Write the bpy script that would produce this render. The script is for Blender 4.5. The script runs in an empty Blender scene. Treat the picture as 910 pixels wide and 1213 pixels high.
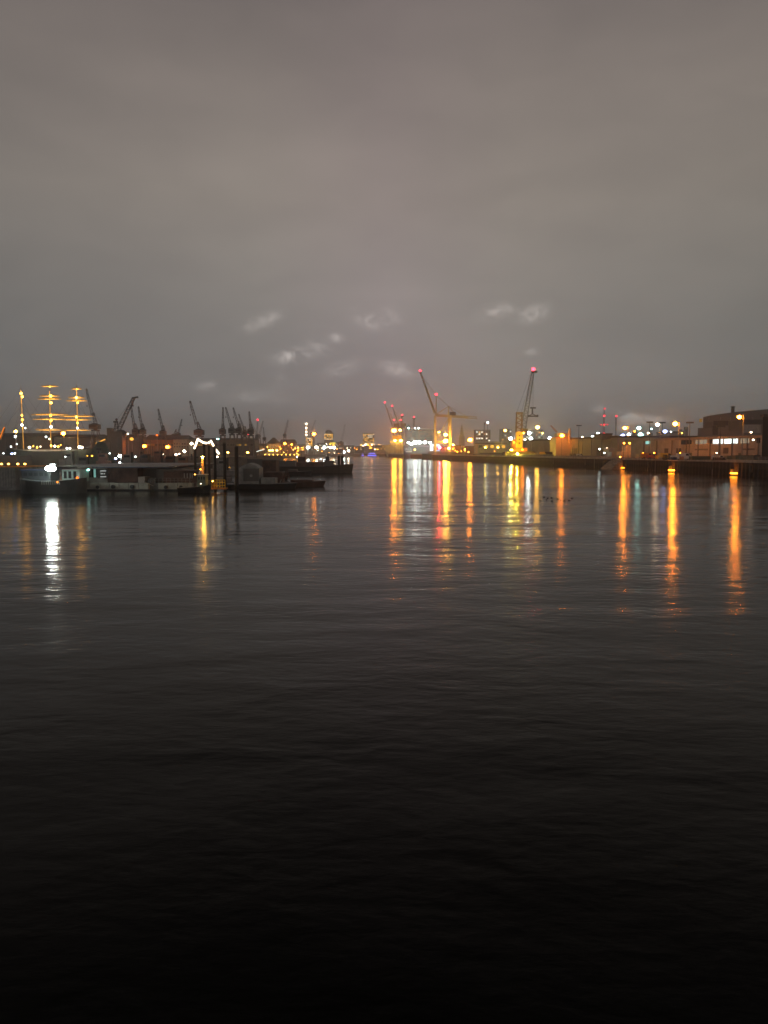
import bpy, math, random
from mathutils import Vector
random.seed(7)
R = math.radians
scene = bpy.context.scene
COL = scene.collection

# ---------------------------------------------------------------- camera, sky, exposure
CAM_Z, FPX, CX, CY, HOR = 8.0, 911.0, 455.0, 606.5, 535.0
PITCH = math.atan((CY - HOR) / FPX)
cam_d = bpy.data.cameras.new('camera')
cam_d.sensor_fit = 'HORIZONTAL'; cam_d.sensor_width = 36.0; cam_d.lens = 36.0 * FPX / 910.0
cam_d.clip_start = 0.3; cam_d.clip_end = 20000
cam = bpy.data.objects.new('camera', cam_d); COL.objects.link(cam)
cam.location = (0, 0, CAM_Z); cam.rotation_euler = (math.pi / 2 - PITCH, 0, 0)
scene.camera = cam
scene.view_settings.view_transform = 'Standard'; scene.view_settings.look = 'None'
scene.view_settings.exposure = 0.45; scene.view_settings.gamma = 1.0
scene.render.engine = 'CYCLES'
scene.cycles.max_bounces = 5; scene.cycles.diffuse_bounces = 1; scene.cycles.glossy_bounces = 3
scene.cycles.volume_bounces = 0; scene.cycles.transmission_bounces = 2
scene.cycles.use_denoising = True
scene.cycles.sample_clamp_indirect = 40.0
scene.cycles.use_light_tree = True

def P(x, y, D):
    """real-world point seen at photo pixel (x, y) whose ground distance is D metres"""
    u = (x - CX) / FPX; v = (CY - y) / FPX
    Y = math.cos(PITCH) + v * math.sin(PITCH); Z = v * math.cos(PITCH) - math.sin(PITCH)
    s = D / Y
    return Vector((u * s, D, CAM_Z + Z * s))
def PX(x, D, y=535): return P(x, y, D).x
def PZ(y, D): return P(455, y, D).z
def QX(D): return 148 - 0.123 * D          # line of the right-hand quay edge

world = bpy.data.worlds.new('World'); scene.world = world; world.use_nodes = True
nt = world.node_tree; N = nt.nodes; L = nt.links; N.clear()
def nd(t, **k):
    n = N.new(t)
    for a, b in k.items(): setattr(n, a, b)
    return n
def mth(op, a, b=None, clamp=False):
    m = nd('ShaderNodeMath', operation=op, use_clamp=clamp)
    for i, q in enumerate((a, b)):
        if q is None: continue
        if isinstance(q, (int, float)): m.inputs[i].default_value = q
        else: L.new(q, m.inputs[i])
    return m.outputs[0]
def ramp(stops, fac, interp='LINEAR'):
    r = nd('ShaderNodeValToRGB'); r.color_ramp.interpolation = interp
    e = r.color_ramp.elements
    while len(e) < len(stops): e.new(0.5)
    for i, (p_, c) in enumerate(stops):
        e[i].position = p_; e[i].color = (*c, 1)
    L.new(fac, r.inputs[0]); return r.outputs[0]
def mixc(t, f, a, b):
    m = nd('ShaderNodeMix', data_type='RGBA', blend_type=t)
    for i, q in ((0, f), (6, a), (7, b)):
        if isinstance(q, (int, float)): m.inputs[i].default_value = q
        elif isinstance(q, tuple): m.inputs[i].default_value = (*q, 1)
        else: L.new(q, m.inputs[i])
    return m.outputs[2]
tc = nd('ShaderNodeTexCoord'); sep = nd('ShaderNodeSeparateXYZ'); L.new(tc.outputs['Generated'], sep.inputs[0])
sx, sy, sz = sep.outputs
base = ramp([(0, (.180, .170, .166)), (.06, (.178, .166, .163)), (.16, (.178, .161, .151)), (.30, (.190, .163, .145)), (.42, (.155, .131, .119)),
             (.54, (.104, .088, .084)), (.68, (.048, .041, .040)), (1, (.022, .019, .019))], mth('ABSOLUTE', sz))
# warm-violet town glow ahead, duller and greener to both sides
az = mth('DIVIDE', sx, mth('MAXIMUM', mth('SQRT', mth('ADD', mth('MULTIPLY', sx, sx), mth('MULTIPLY', sy, sy))), 0.001))
azr = ramp([(0, (.60, .65, .66)), (.28, (.62, .67, .68)), (.42, (.92, .95, .95)), (.50, (1.10, 1.05, 1.13)), (.58, (1.02, 1.04, 1.02)), (.72, (.70, .74, .71)), (1, (.60, .64, .61))],
           mth('ADD', mth('MULTIPLY', az, 0.5), 0.5))
low = mth('SUBTRACT', 1.0, mth('MULTIPLY', mth('ABSOLUTE', sz), 1.5), clamp=True)
base = mixc('MULTIPLY', low, base, azr)
# soft cloud mottling
mp = nd('ShaderNodeMapping'); mp.inputs['Scale'].default_value = (1, 1, 2.6); L.new(tc.outputs['Generated'], mp.inputs[0])
nz = nd('ShaderNodeTexNoise'); nz.inputs['Scale'].default_value = 3.2; nz.inputs['Detail'].default_value = 3; L.new(mp.outputs[0], nz.inputs[0])
mot = ramp([(.28, (.90, .905, .915)), (.72, (1.08, 1.08, 1.075))], nz.outputs[0])
base = mixc('MULTIPLY', 1.0, base, mot)
nz3 = nd('ShaderNodeTexNoise'); nz3.inputs['Scale'].default_value = 8.5; nz3.inputs['Detail'].default_value = 4; nz3.inputs['Distortion'].default_value = .5; L.new(mp.outputs[0], nz3.inputs[0])
base = mixc('MULTIPLY', 1.0, base, ramp([(.32, (.97, .97, .975)), (.5, (1, 1, 1)), (.70, (1.04, 1.035, 1.035))], nz3.outputs[0]))
# small lit scraps of low cloud
nz2 = nd('ShaderNodeTexNoise'); nz2.inputs['Scale'].default_value = 46; nz2.inputs['Detail'].default_value = 6; nz2.inputs['Distortion'].default_value = 1.0
mpw = nd('ShaderNodeMapping'); mpw.inputs['Scale'].default_value = (1, 1, 1.5); L.new(tc.outputs['Generated'], mpw.inputs[0]); L.new(mpw.outputs[0], nz2.inputs[0])
scr = ramp([(.34, (.06, .06, .06)), (.68, (1, 1, 1))], nz2.outputs[0])
tot = None
for (px, py, rx, ry, s, tilt) in [(346, 422, 24, 9, 1.0, -.15), (313, 380, 25, 8, .6, -.4), (471, 438, 22, 10, .9, .25), (590, 369, 24, 9, .5, -.2), (633, 372, 18, 10, .7, -.3), (405, 437, 24, 9, .55, -.3),
                                  (300, 470, 34, 9, .38, 0), (436, 380, 20, 10, .5, .3), (463, 378, 14, 14, .35, -.8), (630, 417, 8, 5, .5, 0), (379, 411, 16, 10, .45, .3), (399, 400, 9, 6, .65, .2), (246, 457, 15, 7, .4, 0), (333, 462, 10, 24, .2, 0), (745, 495, 11, 8, 2.6, .2), (762, 497, 20, 6, 2.8, 0), (780, 499, 14, 5, 1.6, 0), (738, 504, 8, 8, 2.0, 0), (712, 484, 12, 6, .8, 0)]:
    s *= 1.0; d = P(px, py, 1000) - Vector((0, 0, CAM_Z)); d.normalize()
    dx = mth('SUBTRACT', sx, d.x); dz = mth('SUBTRACT', sz, d.z)
    ct, st = math.cos(tilt), math.sin(tilt)
    a_ = mth('MULTIPLY', mth('ADD', mth('MULTIPLY', dx, ct), mth('MULTIPLY', dz, -st)), FPX / (rx * .8))
    b_ = mth('MULTIPLY', mth('ADD', mth('MULTIPLY', dx, st), mth('MULTIPLY', dz, ct)), FPX / (ry * .8))
    r2 = mth('ADD', mth('MULTIPLY', a_, a_), mth('MULTIPLY', b_, b_))
    w_ = mth('MULTIPLY', mth('EXPONENT', mth('MULTIPLY', r2, -1.1)), s)
    tot = w_ if tot is None else mth('ADD', tot, w_)
tot = mth('MULTIPLY', tot, mth('GREATER_THAN', sy, 0))
wisp = mth('MULTIPLY', mth('MULTIPLY', tot, scr), 1.0)
base = mixc('ADD', wisp, base, (.30, .27, .25))
bg = nd('ShaderNodeBackground'); L.new(base, bg.inputs[0]); bg.inputs[1].default_value = 1.1
wo = nd('ShaderNodeOutputWorld'); L.new(bg.outputs[0], wo.inputs[0])

# ---------------------------------------------------------------- materials
MATS = {}
def mat(name, col, rough=.7, metal=0.0, vary=.25, scale=1.2, bump=0.0):
    if name in MATS: return MATS[name]
    m = bpy.data.materials.new(name); m.use_nodes = True; t = m.node_tree
    b = t.nodes['Principled BSDF']; b.inputs['Roughness'].default_value = rough; b.inputs['Metallic'].default_value = metal
    c = t.nodes.new('ShaderNodeTexCoord'); n = t.nodes.new('ShaderNodeTexNoise')
    n.inputs['Scale'].default_value = scale; n.inputs['Detail'].default_value = 5
    t.links.new(c.outputs['Object'], n.inputs[0])
    r = t.nodes.new('ShaderNodeValToRGB'); e = r.color_ramp.elements
    e[0].position = .3; e[1].position = .72
    e[0].color = (*[q * (1 - vary) for q in col], 1); e[1].color = (*[min(1, q * (1 + vary)) for q in col], 1)
    t.links.new(n.outputs[0], r.inputs[0]); t.links.new(r.outputs[0], b.inputs['Base Color'])
    if bump:
        bp = t.nodes.new('ShaderNodeBump'); bp.inputs['Strength'].default_value = bump
        t.links.new(n.outputs[0], bp.inputs['Height']); t.links.new(bp.outputs[0], b.inputs['Normal'])
    MATS[name] = m; return m
def glow(name, col, s):
    if name in MATS: return MATS[name]
    m = bpy.data.materials.new(name); m.use_nodes = True; t = m.node_tree; t.nodes.clear()
    e = t.nodes.new('ShaderNodeEmission'); e.inputs[0].default_value = (*col, 1); e.inputs[1].default_value = s
    o = t.nodes.new('ShaderNodeOutputMaterial'); t.links.new(e.outputs[0], o.inputs[0])
    MATS[name] = m; return m
steel = lambda: mat('dark_steel', (.10, .10, .10), .55, .2)
def M_(k): return {
    'steel': lambda: mat('dark_steel', (.09, .09, .088), .55, .2), 'grey': lambda: mat('grey_paint', (.26, .27, .26), .6),
    'conc': lambda: mat('concrete', (.24, .23, .21), .85, 0, .3, .5, .3), 'brick': lambda: mat('brick', (.22, .12, .085), .9, 0, .3, .8, .2),
    'roof': lambda: mat('tar_roof', (.055, .05, .05), .85), 'black': lambda: mat('black_hull', (.028, .03, .032), .5),
    'rust': lambda: mat('rust_red', (.095, .050, .038), .75, 0, .5, .6), 'white': lambda: mat('white_paint', (.72, .73, .70), .5, 0, .1),
    'cream': lambda: mat('cream_plaster', (.50, .44, .34), .8), 'yellow': lambda: mat('yellow_paint', (.80, .52, .02), .5, 0, .12),
    'orange': lambda: mat('orange_paint', (.62, .24, .05), .6), 'wood': lambda: mat('pile_timber', (.014, .012, .010), .85, 0, .4, 2.0, .4),
    'green': lambda: mat('dark_green', (.05, .085, .06), .6), 'blue': lambda: mat('dark_blue', (.04, .055, .10), .5), 'clad': lambda: mat('metal_cladding', (.34, .31, .28), .6, 0, .3, .22),
    'dclad': lambda: mat('dark_cladding', (.12, .115, .11), .7, 0, .2, .15), 'gold': lambda: mat('varnished_spar', (.60, .42, .18), .5), 'glass': lambda: mat('dark_glass', (.02, .022, .025), .1),
    'bird': lambda: mat('dark_feathers', (.03, .027, .022), .8), 'teal': lambda: mat('pale_teal_paint', (.42, .60, .55), .6), 'palegrey': lambda: mat('pale_grey_roof', (.34, .34, .33), .75),
    'crane_tan': lambda: mat('crane_tan_paint', (.55, .46, .26), .6, 0, .12), 'red': lambda: mat('red_paint', (.45, .05, .04), .5), 'copper': lambda: mat('green_copper', (.12, .17, .14), .7)}[k]()

SOD = (1, .25, .012); DEEP = (1, .14, .006); YEL = (1, .48, .055); LEM = (1, .72, .06); GLD = (1, .42, .035); WHT = (.88, 1, .93); TEAL = (.45, 1, .86); BLU = (.42, .5, 1); RED = (1, .02, .04); WARM = (1, .78, .52)
CN = {SOD: 'sodium', DEEP: 'deep_orange', YEL: 'yellow', LEM: 'lemon', GLD: 'gold', WHT: 'white', TEAL: 'teal', BLU: 'blue', RED: 'red', WARM: 'warm'}
def G(c, s): return glow('%s_light_%g' % (CN[c], s), c, s)

# ---------------------------------------------------------------- geometry helpers
class MB:
    def __init__(s): s.v = []; s.f = []
    def add(s, vs, fs):
        o = len(s.v); s.v += [Vector(q) for q in vs]; s.f += [tuple(i + o for i in f) for f in fs]; return s
    def box(s, x0, x1, y0, y1, z0, z1):
        return s.add([(x0, y0, z0), (x1, y0, z0), (x1, y1, z0), (x0, y1, z0), (x0, y0, z1), (x1, y0, z1), (x1, y1, z1), (x0, y1, z1)],
                     [(0, 3, 2, 1), (4, 5, 6, 7), (0, 1, 5, 4), (1, 2, 6, 5), (2, 3, 7, 6), (3, 0, 4, 7)])
    def cbox(s, c, sx, sy, sz): return s.box(c[0] - sx / 2, c[0] + sx / 2, c[1] - sy / 2, c[1] + sy / 2, c[2], c[2] + sz)
    def tube(s, a, b, r0, r1=None, n=6, cap=True):
        a = Vector(a); b = Vector(b); r1 = r0 if r1 is None else r1
        d = (b - a).normalized(); up = Vector((0, 0, 1)) if abs(d.z) < .9 else Vector((1, 0, 0))
        e = d.cross(up).normalized(); g = e.cross(d)
        vs = []
        for p, r in ((a, r0), (b, r1)):
            for i in range(n):
                t = 2 * math.pi * (i + .5) / n; vs.append(p + e * (r * math.cos(t)) + g * (r * math.sin(t)))
        fs = [(i, (i + 1) % n, n + (i + 1) % n, n + i) for i in range(n)]
        if cap: fs += [tuple(range(n - 1, -1, -1)), tuple(range(n, 2 * n))]
        return s.add(vs, fs)
    def bar(s, a, b, w, w2=None): return s.tube(a, b, w * .7071, (w2 * .7071 if w2 else None), 4)
    def prism(s, poly, z0, z1):
        n = len(poly)
        return s.add([(x, y, z0) for x, y in poly] + [(x, y, z1) for x, y in poly],
                     [(i, (i + 1) % n, n + (i + 1) % n, n + i) for i in range(n)] + [tuple(range(n - 1, -1, -1)), tuple(range(n, 2 * n))])
    def loft(s, rings, cap=True):
        n = len(rings[0]); o = []; 
        for r in rings: o += list(r)
        fs = []
        for k in range(len(rings) - 1):
            for i in range(n): fs.append((k * n + i, k * n + (i + 1) % n, (k + 1) * n + (i + 1) % n, (k + 1) * n + i))
        if cap: fs += [tuple(range(n - 1, -1, -1)), tuple(range((len(rings) - 1) * n, len(rings) * n))]
        return s.add(o, fs)
    def ball(s, c, rx, ry=None, rz=None, n=8, m=5):
        ry = rx if ry is None else ry; rz = rx if rz is None else rz; c = Vector(c)
        vs = [c + Vector((0, 0, rz))]; fs = []
        for j in range(1, m):
            t = math.pi * j / m
            for i in range(n):
                a = 2 * math.pi * i / n; vs.append(c + Vector((rx * math.sin(t) * math.cos(a), ry * math.sin(t) * math.sin(a), rz * math.cos(t))))
        vs.append(c + Vector((0, 0, -rz)))
        for i in range(n): fs.append((0, 1 + i, 1 + (i + 1) % n))
        for j in range(m - 2):
            for i in range(n): a = 1 + j * n; fs.append((a + i, a + n + i, a + n + (i + 1) % n, a + (i + 1) % n))
        k = 1 + (m - 2) * n
        for i in range(n): fs.append((k + (i + 1) % n, k + i, k + n))
        return s.add(vs, fs)
    def lattice(s, a, b, w0, w1, bays, t, side=None):
        """four-chord lattice girder with zigzag bracing"""
        a = Vector(a); b = Vector(b); d = (b - a).normalized()
        e = Vector(side) if side else d.cross(Vector((0, 1, 0)))
        e = (e - d * e.dot(d)).normalized(); g = d.cross(e)
        def c(k, i, j):
            f = k / bays; w = (w0 * (1 - f) + w1 * f) / 2; return a.lerp(b, f) + e * (i * w) + g * (j * w)
        for i in (-1, 1):
            for j in (-1, 1): s.tube(c(0, i, j), c(bays, i, j), t, t, 3, False)
        for k in range(bays):
            q = 1 if k % 2 else -1
            for j in (-1, 1): s.tube(c(k, q, j), c(k + 1, -q, j), t * .6, t * .6, 3, False)
            for i in (-1, 1): s.tube(c(k, i, q), c(k + 1, i, -q), t * .6, t * .6, 3, False)
        return s
    def gable(s, x0, x1, y0, y1, z0, zr, hip=0):
        ym = (y0 + y1) / 2
        return s.add([(x0, y0, z0), (x1, y0, z0), (x1, y1, z0), (x0, y1, z0), (x0 + hip, ym, zr), (x1 - hip, ym, zr)],
                     [(0, 1, 5, 4), (2, 3, 4, 5), (0, 4, 3), (1, 2, 5), (0, 3, 2, 1)])
    def build(s, name, m, parent=None, loc=(0, 0, 0), smooth=False):
        loc = Vector(loc) if parent is None else Vector(parent['_abs'])
        me = bpy.data.meshes.new(name); me.from_pydata([tuple(v - loc) for v in s.v], [], s.f); me.validate(); me.update()
        if isinstance(m, str): m = M_(m)
        me.materials.append(m)
        if smooth:
            for p in me.polygons: p.use_smooth = True
        o = bpy.data.objects.new(name, me); COL.objects.link(o)
        if parent is None: o.location = loc
        else: o.parent = PARENT_OF[parent['_abs_key']] if '_abs_key' in parent else parent
        ABS[o.name] = tuple(loc)
        return o
ABS = {}; PARENT_OF = {}
class Node:
    """a thing or part that can parent others: keeps its world position while the script builds"""
    def __init__(s, o, loc): s.o = o; s.loc = Vector(loc)
    def part(s, mb, name, m, label=None, smooth=False):
        me = bpy.data.meshes.new(name); me.from_pydata([tuple(v - s.loc) for v in mb.v], [], mb.f); me.validate(); me.update()
        me.materials.append(M_(m) if isinstance(m, str) else m)
        if smooth:
            for p in me.polygons: p.use_smooth = True
        o = bpy.data.objects.new(name, me); COL.objects.link(o); o.parent = s.o
        if label: o['label'] = label
        return Node(o, s.loc)
    def share(s, mesh, name, off):
        o = bpy.data.objects.new(name, mesh); COL.objects.link(o); o.parent = s.o; o.location = Vector(off) - s.loc; return o
def thing(name, label, cat, loc, group=None):
    o = bpy.data.objects.new(name, None); COL.objects.link(o); o.location = loc; o.empty_display_size = .5
    o['label'] = label; o['category'] = cat
    if group: o['group'] = group
    return Node(o, loc)
def single(mb, name, m, label, cat, loc, group=None, kind=None, smooth=False):
    me = bpy.data.meshes.new(name); me.from_pydata([tuple(v - Vector(loc)) for v in mb.v], [], mb.f); me.validate(); me.update()
    me.materials.append(M_(m) if isinstance(m, str) else m)
    if smooth:
        for p in me.polygons: p.use_smooth = True
    o = bpy.data.objects.new(name, me); COL.objects.link(o); o.location = loc
    if label: o['label'] = label
    if cat: o['category'] = cat
    if group: o['group'] = group
    if kind: o['kind'] = kind
    return Node(o, loc)
def structure(mb, name, m): return single(mb, name, m, None, None, (0, 0, 0), None, 'structure')

# ---------------------------------------------------------------- water
def water_material():
    m = bpy.data.materials.new('harbour_water'); m.use_nodes = True; t = m.node_tree; b = t.nodes['Principled BSDF']
    b.inputs['Base Color'].default_value = (.0012, .0014, .0006, 1); b.inputs['IOR'].default_value = 1.135; b.inputs['Specular Tint'].default_value = (1, .99, .90, 1)
    c = t.nodes.new('ShaderNodeTexCoord')
    def noise(sc, sx_, sy_, det, ds=0):
        mp_ = t.nodes.new('ShaderNodeMapping'); mp_.inputs['Scale'].default_value = (sx_, sy_, 1); mp_.inputs['Rotation'].default_value = (0, 0, R(8))
        n = t.nodes.new('ShaderNodeTexNoise'); n.inputs['Scale'].default_value = sc; n.inputs['Detail'].default_value = det; n.inputs['Distortion'].default_value = ds
        t.links.new(c.outputs['Object'], mp_.inputs[0]); t.links.new(mp_.outputs[0], n.inputs[0]); return n.outputs[0]
    def mt(op, a, b2):
        k = t.nodes.new('ShaderNodeMath'); k.operation = op
        for i, q in enumerate((a, b2)):
            if isinstance(q, (int, float)): k.inputs[i].default_value = q
            else: t.links.new(q, k.inputs[i])
        return k.outputs[0]
    big = noise(.012, 1, 2.4, 3, .4)                       # wind patches
    mr = t.nodes.new('ShaderNodeMapRange'); t.links.new(big, mr.inputs[0])
    mr.inputs[1].default_value = .38; mr.inputs[2].default_value = .62; mr.inputs[3].default_value = .55; mr.inputs[4].default_value = 1.15
    h = mt('ADD', mt('MULTIPLY', noise(.45, .55, 1, 3, .3), WAVE[0]), mt('MULTIPLY', noise(2.2, .6, 1, 3, .2), WAVE[1]))
    h = mt('ADD', h, mt('MULTIPLY', noise(.13, .40, 1, 2, .6), WAVE[4]))
    h = mt('ADD', h, mt('MULTIPLY', noise(.05, .55, 1.2, 2, .8), .20))
    h = mt('MULTIPLY', h, mr.outputs[0])
    bp = t.nodes.new('ShaderNodeBump'); bp.inputs['Strength'].default_value = 1.0; bp.inputs['Distance'].default_value = 1.0
    t.links.new(h, bp.inputs['Height']); t.links.new(bp.outputs[0], b.inputs['Normal'])
    rr = t.nodes.new('ShaderNodeMapRange'); t.links.new(big, rr.inputs[0])
    rr.inputs[1].default_value = .35; rr.inputs[2].default_value = .65; rr.inputs[3].default_value = WAVE[2]; rr.inputs[4].default_value = WAVE[3]
    t.links.new(rr.outputs[0], b.inputs['Roughness'])
    return m
WAVE = (.080, .020, .10, .16, .12)
structure(MB().add([(-9000, -300, 0), (9000, -300, 0), (9000, 12000, 0), (-9000, 12000, 0)], [(0, 1, 2, 3)]), 'water', water_material())
structure(MB().add([(-9000, -300, -4), (9000, -300, -4), (9000, 12000, -4), (-9000, 12000, -4)], [(0, 1, 2, 3)]), 'harbour_bed', 'conc')

# ---------------------------------------------------------------- land
QZ = 5.2
structure(MB().prism([(QX(-250), -250), (1500, -250), (1500, 3000), (QX(1180) + 260, 3000), (QX(1180) + 90, 1180), (QX(1180), 1180)], -3.9, QZ), 'right_quay', mat('quay_asphalt', (.11, .10, .09), .85, 0, .3, .3, .2))
def quay_wall_material():
    m = bpy.data.materials.new('sheet_piling'); m.use_nodes = True; t = m.node_tree; b = t.nodes['Principled BSDF']; b.inputs['Roughness'].default_value = .8
    c = t.nodes.new('ShaderNodeTexCoord'); s_ = t.nodes.new('ShaderNodeSeparateXYZ'); t.links.new(c.outputs['Object'], s_.inputs[0])
    n = t.nodes.new('ShaderNodeTexNoise'); n.inputs['Scale'].default_value = .35; n.inputs['Detail'].default_value = 6; t.links.new(c.outputs['Object'], n.inputs[0])
    a = t.nodes.new('ShaderNodeMath'); a.operation = 'MULTIPLY_ADD'; t.links.new(n.outputs[0], a.inputs[0]); a.inputs[1].default_value = 1.6; t.links.new(s_.outputs[2], a.inputs[2])
    r = t.nodes.new('ShaderNodeValToRGB'); e = r.color_ramp.elements   # weed and wet rust below the tide line
    d = t.nodes.new('ShaderNodeMath'); d.operation = 'DIVIDE'; t.links.new(a.outputs[0], d.inputs[0]); d.inputs[1].default_value = 7
    e[0].position = .42; e[0].color = (.012, .010, .007, 1); e[1].position = .52; e[1].color = (.055, .040, .028, 1)
    t.links.new(d.outputs[0], r.inputs[0]); t.links.new(r.outputs[0], b.inputs['Base Color']); return m
w = MB(); pts = []
D = 90.0; k = 0
while D < 1180:
    st = .55 if D < 700 else 4.0
    off = (-.42, -.42, 0, 0)[k % 4]
    pts.append((QX(D) - .05 + off, D)); D += st; k += 1
vs = []; fs = []
for i, (x, y) in enumerate(pts): vs += [(x, y, -3.5), (x, y, QZ - .7)]
for i in range(len(pts) - 1): fs.append((2 * i, 2 * i + 2, 2 * i + 3, 2 * i + 1))
structure(w.add(vs, fs), 'quay_wall', quay_wall_material())
structure(MB().prism([(QX(90) - .75, 90), (QX(90) + 1.0, 90), (QX(1180) + 1.0, 1180), (QX(1180) - .75, 1180)], QZ - .75, QZ + .18), 'quay_coping', mat('coping_concrete', (.46, .41, .34), .8, 0, .3, .6, .3))
structure(MB().prism([(-1500, 470), (-87, 470), (-84, 476), (-84, 640), (-1500, 700)], -3.9, 5.0), 'left_pier', mat('pier_ground', (.12, .11, .10), .9, 0, .3, .3))
structure(MB().prism([(-3000, 900), (-150, 900), (-110, 1080), (-90, 1210), (QX(1180) + 60, 1290), (QX(1180) + 60, 4200), (-3000, 4200)], -3.9, 4.2), 'far_shore', mat('far_shore_ground', (.10, .10, .09), .9))
hv = []; hf = []; NX = 90
for j, (dd, hh) in enumerate(((2600, 3), (3000, 16), (3500, 34), (4000, 30))):
    for i in range(NX + 1):
        x = -2900 + 5400 * i / NX; q = hh * (.72 + .2 * math.sin(i * .31 + j) + .12 * math.sin(i * .83 + 2 * j) + .08 * random.random()); hv.append((x, dd, q))
for j in range(3):
    for i in range(NX): a = j * (NX + 1) + i; hf.append((a, a + 1, a + NX + 2, a + NX + 1))
structure(MB().add(hv, hf), 'far_hills', mat('wooded_hill', (.05, .055, .045), .9))
# stone slipway notch in the quay face
Dn = 345
sl = MB().add([(QX(Dn) - 5, Dn - 5, .4), (QX(Dn) - 5 - .9, Dn + 9, .4), (QX(Dn) - .4, Dn + 9, QZ - .1), (QX(Dn) - .4, Dn - 5, QZ - .1), (QX(Dn) - 5, Dn - 5, -3), (QX(Dn) - 5.9, Dn + 9, -3), (QX(Dn), Dn + 9, -3), (QX(Dn), Dn - 5, -3)],
              [(0, 3, 2, 1), (0, 4, 7, 3), (0, 1, 5, 4), (1, 2, 6, 5)])
single(sl, 'slipway', mat('sandy_rubble', (.34, .27, .19), .9, 0, .6, 1.2, .6), 'short pale rubble slope breaking the dark quay face below the orange stack', 'slipway', (QX(Dn) - 3, Dn, 0))
# ---------------------------------------------------------------- lamps
POWER = 2.6
def lamp(x, y, D, c, s, r_px, label, kind='street', gz=QZ, name='street_lamp', group=None, yb=None, rz=None):
    """a luminaire at photo pixel (x, y); s = radiance of its glass, r_px = its radius as seen"""
    h = P(x, y, D); r = max(.12, r_px * .8 * D / FPX); s = s * POWER
    g = gz if gz is not None else PZ(yb, D)
    root = thing(name, label, 'lamp', (h.x, h.y, g), group)
    if kind == 'street':
        ax = r * 1.3 + .5
        root.part(MB().tube((h.x + ax, h.y, g), (h.x + ax, h.y, h.z + r * .9), .16, .09, 8), 'pole', 'grey')
        root.part(MB().tube((h.x + ax, h.y, h.z + r * .85), (h.x - r * .4, h.y, h.z + r * 1.05), .09, .08, 6), 'arm', 'grey')
        root.part(MB().box(h.x - r, h.x + r * .9, h.y - r * .5, h.y + r * .5, h.z + r * .72, h.z + r), 'hood', 'steel')
    elif kind == 'mast':
        root.part(MB().tube((h.x, h.y + r * .5, g), (h.x, h.y + r * .5, h.z + r * 1.3), max(.15, D * .0005), max(.1, D * .0003), 8), 'pole', 'grey')
        root.part(MB().box(h.x - r * 1.5, h.x + r * 1.5, h.y + r * .3, h.y + r * .7, h.z + r * .75, h.z + r * .95), 'crossbar', 'steel')
    else:
        root.part(MB().box(h.x - r * .5, h.x + r * .5, h.y + r * .8, h.y + r * 1.3, h.z - r * .5, h.z + r * .9), 'bracket', 'steel')
        if kind == 'post': root.part(MB().tube((h.x, h.y + r, g), (h.x, h.y + r, h.z), .12, .08, 6), 'pole', 'steel')
    rzz = r * (rz or .75)
    root.part(MB().ball((h.x, h.y, h.z), r, r, rzz, 8, 5), 'lamp_glass', G(c, s), smooth=True)
    return root

def A(*a, **k): lamp(*a, **k)
# right-hand quay
A(876, 494, 267, SOD, 65, 3.0, 'tall orange street lamp in front of the big hall at far right')
A(800, 502, 331, SOD, 105, 3.2, 'bright orange street lamp above the long warehouse, right of the white one')
A(740.5, 507, 364, SOD, 70, 2.8, 'orange street lamp above the two orange lit container stacks')
A(779, 503, 420, WARM, 9, 2.9, 'warm white street lamp left of the brightest orange lamp')
A(788, 511, 430, BLU, 3.5, 3.2, 'bluish white lamp just over the long warehouse roof')
A(757, 507, 520, TEAL, 6, 3.0, 'teal floodlight mast, upper one of the teal pair', 'mast')
A(759, 515, 505, TEAL, 5, 3.8, 'larger teal floodlight low over the warehouse roof', 'mast')
A(738, 516, 480, BLU, 5, 3.0, 'pale blue lamp under the orange lamp by the container stacks')
A(745, 514.5, 486, WHT, 9, 2.2, 'small white lamp beside the pale blue lamp')
A(637, 506, 700, YEL, 30, 2.6, 'yellow lamp high to the right of the mobile crane', 'mast')
A(598.5, 510, 800, YEL, 14, 1.9, 'small yellow lamp left of the mobile crane tower', 'mast')
A(605, 519.5, 750, WHT, 26, 2.4, 'white floodlight low left of the mobile crane', 'mast')
A(627, 513, 800, WHT, 30, 2.4, 'upper white floodlight right of the mobile crane', 'mast')
A(629, 519.5, 790, WHT, 30, 2.2, 'lower white floodlight right of the mobile crane', 'mast')
A(651.5, 519, 700, WHT, 26, 2.3, 'white floodlight between the mobile crane and the yellow lit block', 'mast')
A(708.5, 513.5, 600, WHT, 6, 2.2, 'white lamp over the long shed beside the red lit radio mast', 'mast')
A(702, 517, 600, WHT, 4, 1.8, 'white lamp close to the shed roof, left of the radio mast', 'mast')
A(710.5, 532, 402, WHT, 5, 1.4, 'white wall lamp on the long shed, left one of three', 'wall', gz=QZ, name='wall_lamp')
A(719, 531, 402, WARM, 7, 1.1, 'small warm lamp on the end of the shed canopy', 'wall', gz=QZ, name='wall_lamp')
A(716, 536.5, 400, WHT, 4, 1.2, 'lowest white wall lamp on the long shed', 'wall', gz=QZ, name='wall_lamp')
A(739.5, 525, 372, SOD, 20, 1.2, 'small orange lamp over the left orange stack', 'post')
A(746, 525, 372, SOD, 20, 1.2, 'small orange lamp topping the tall orange stack', 'post')
A(892.5, 521, 296, WARM, 4, 1.6, 'round warm lamp inside the right end of the warehouse window strip', 'wall', name='wall_lamp')
A(890, 512, 330, WARM, 6, 1.4, 'small white lamp in the opening of the big hall', 'post')
A(532, 531, 838, LEM, 60, 1.5, 'added lemon yellow lamp at the foot of the gantry crane leg', 'post')  # added to make the foot of the crane leg glow yellow
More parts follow.
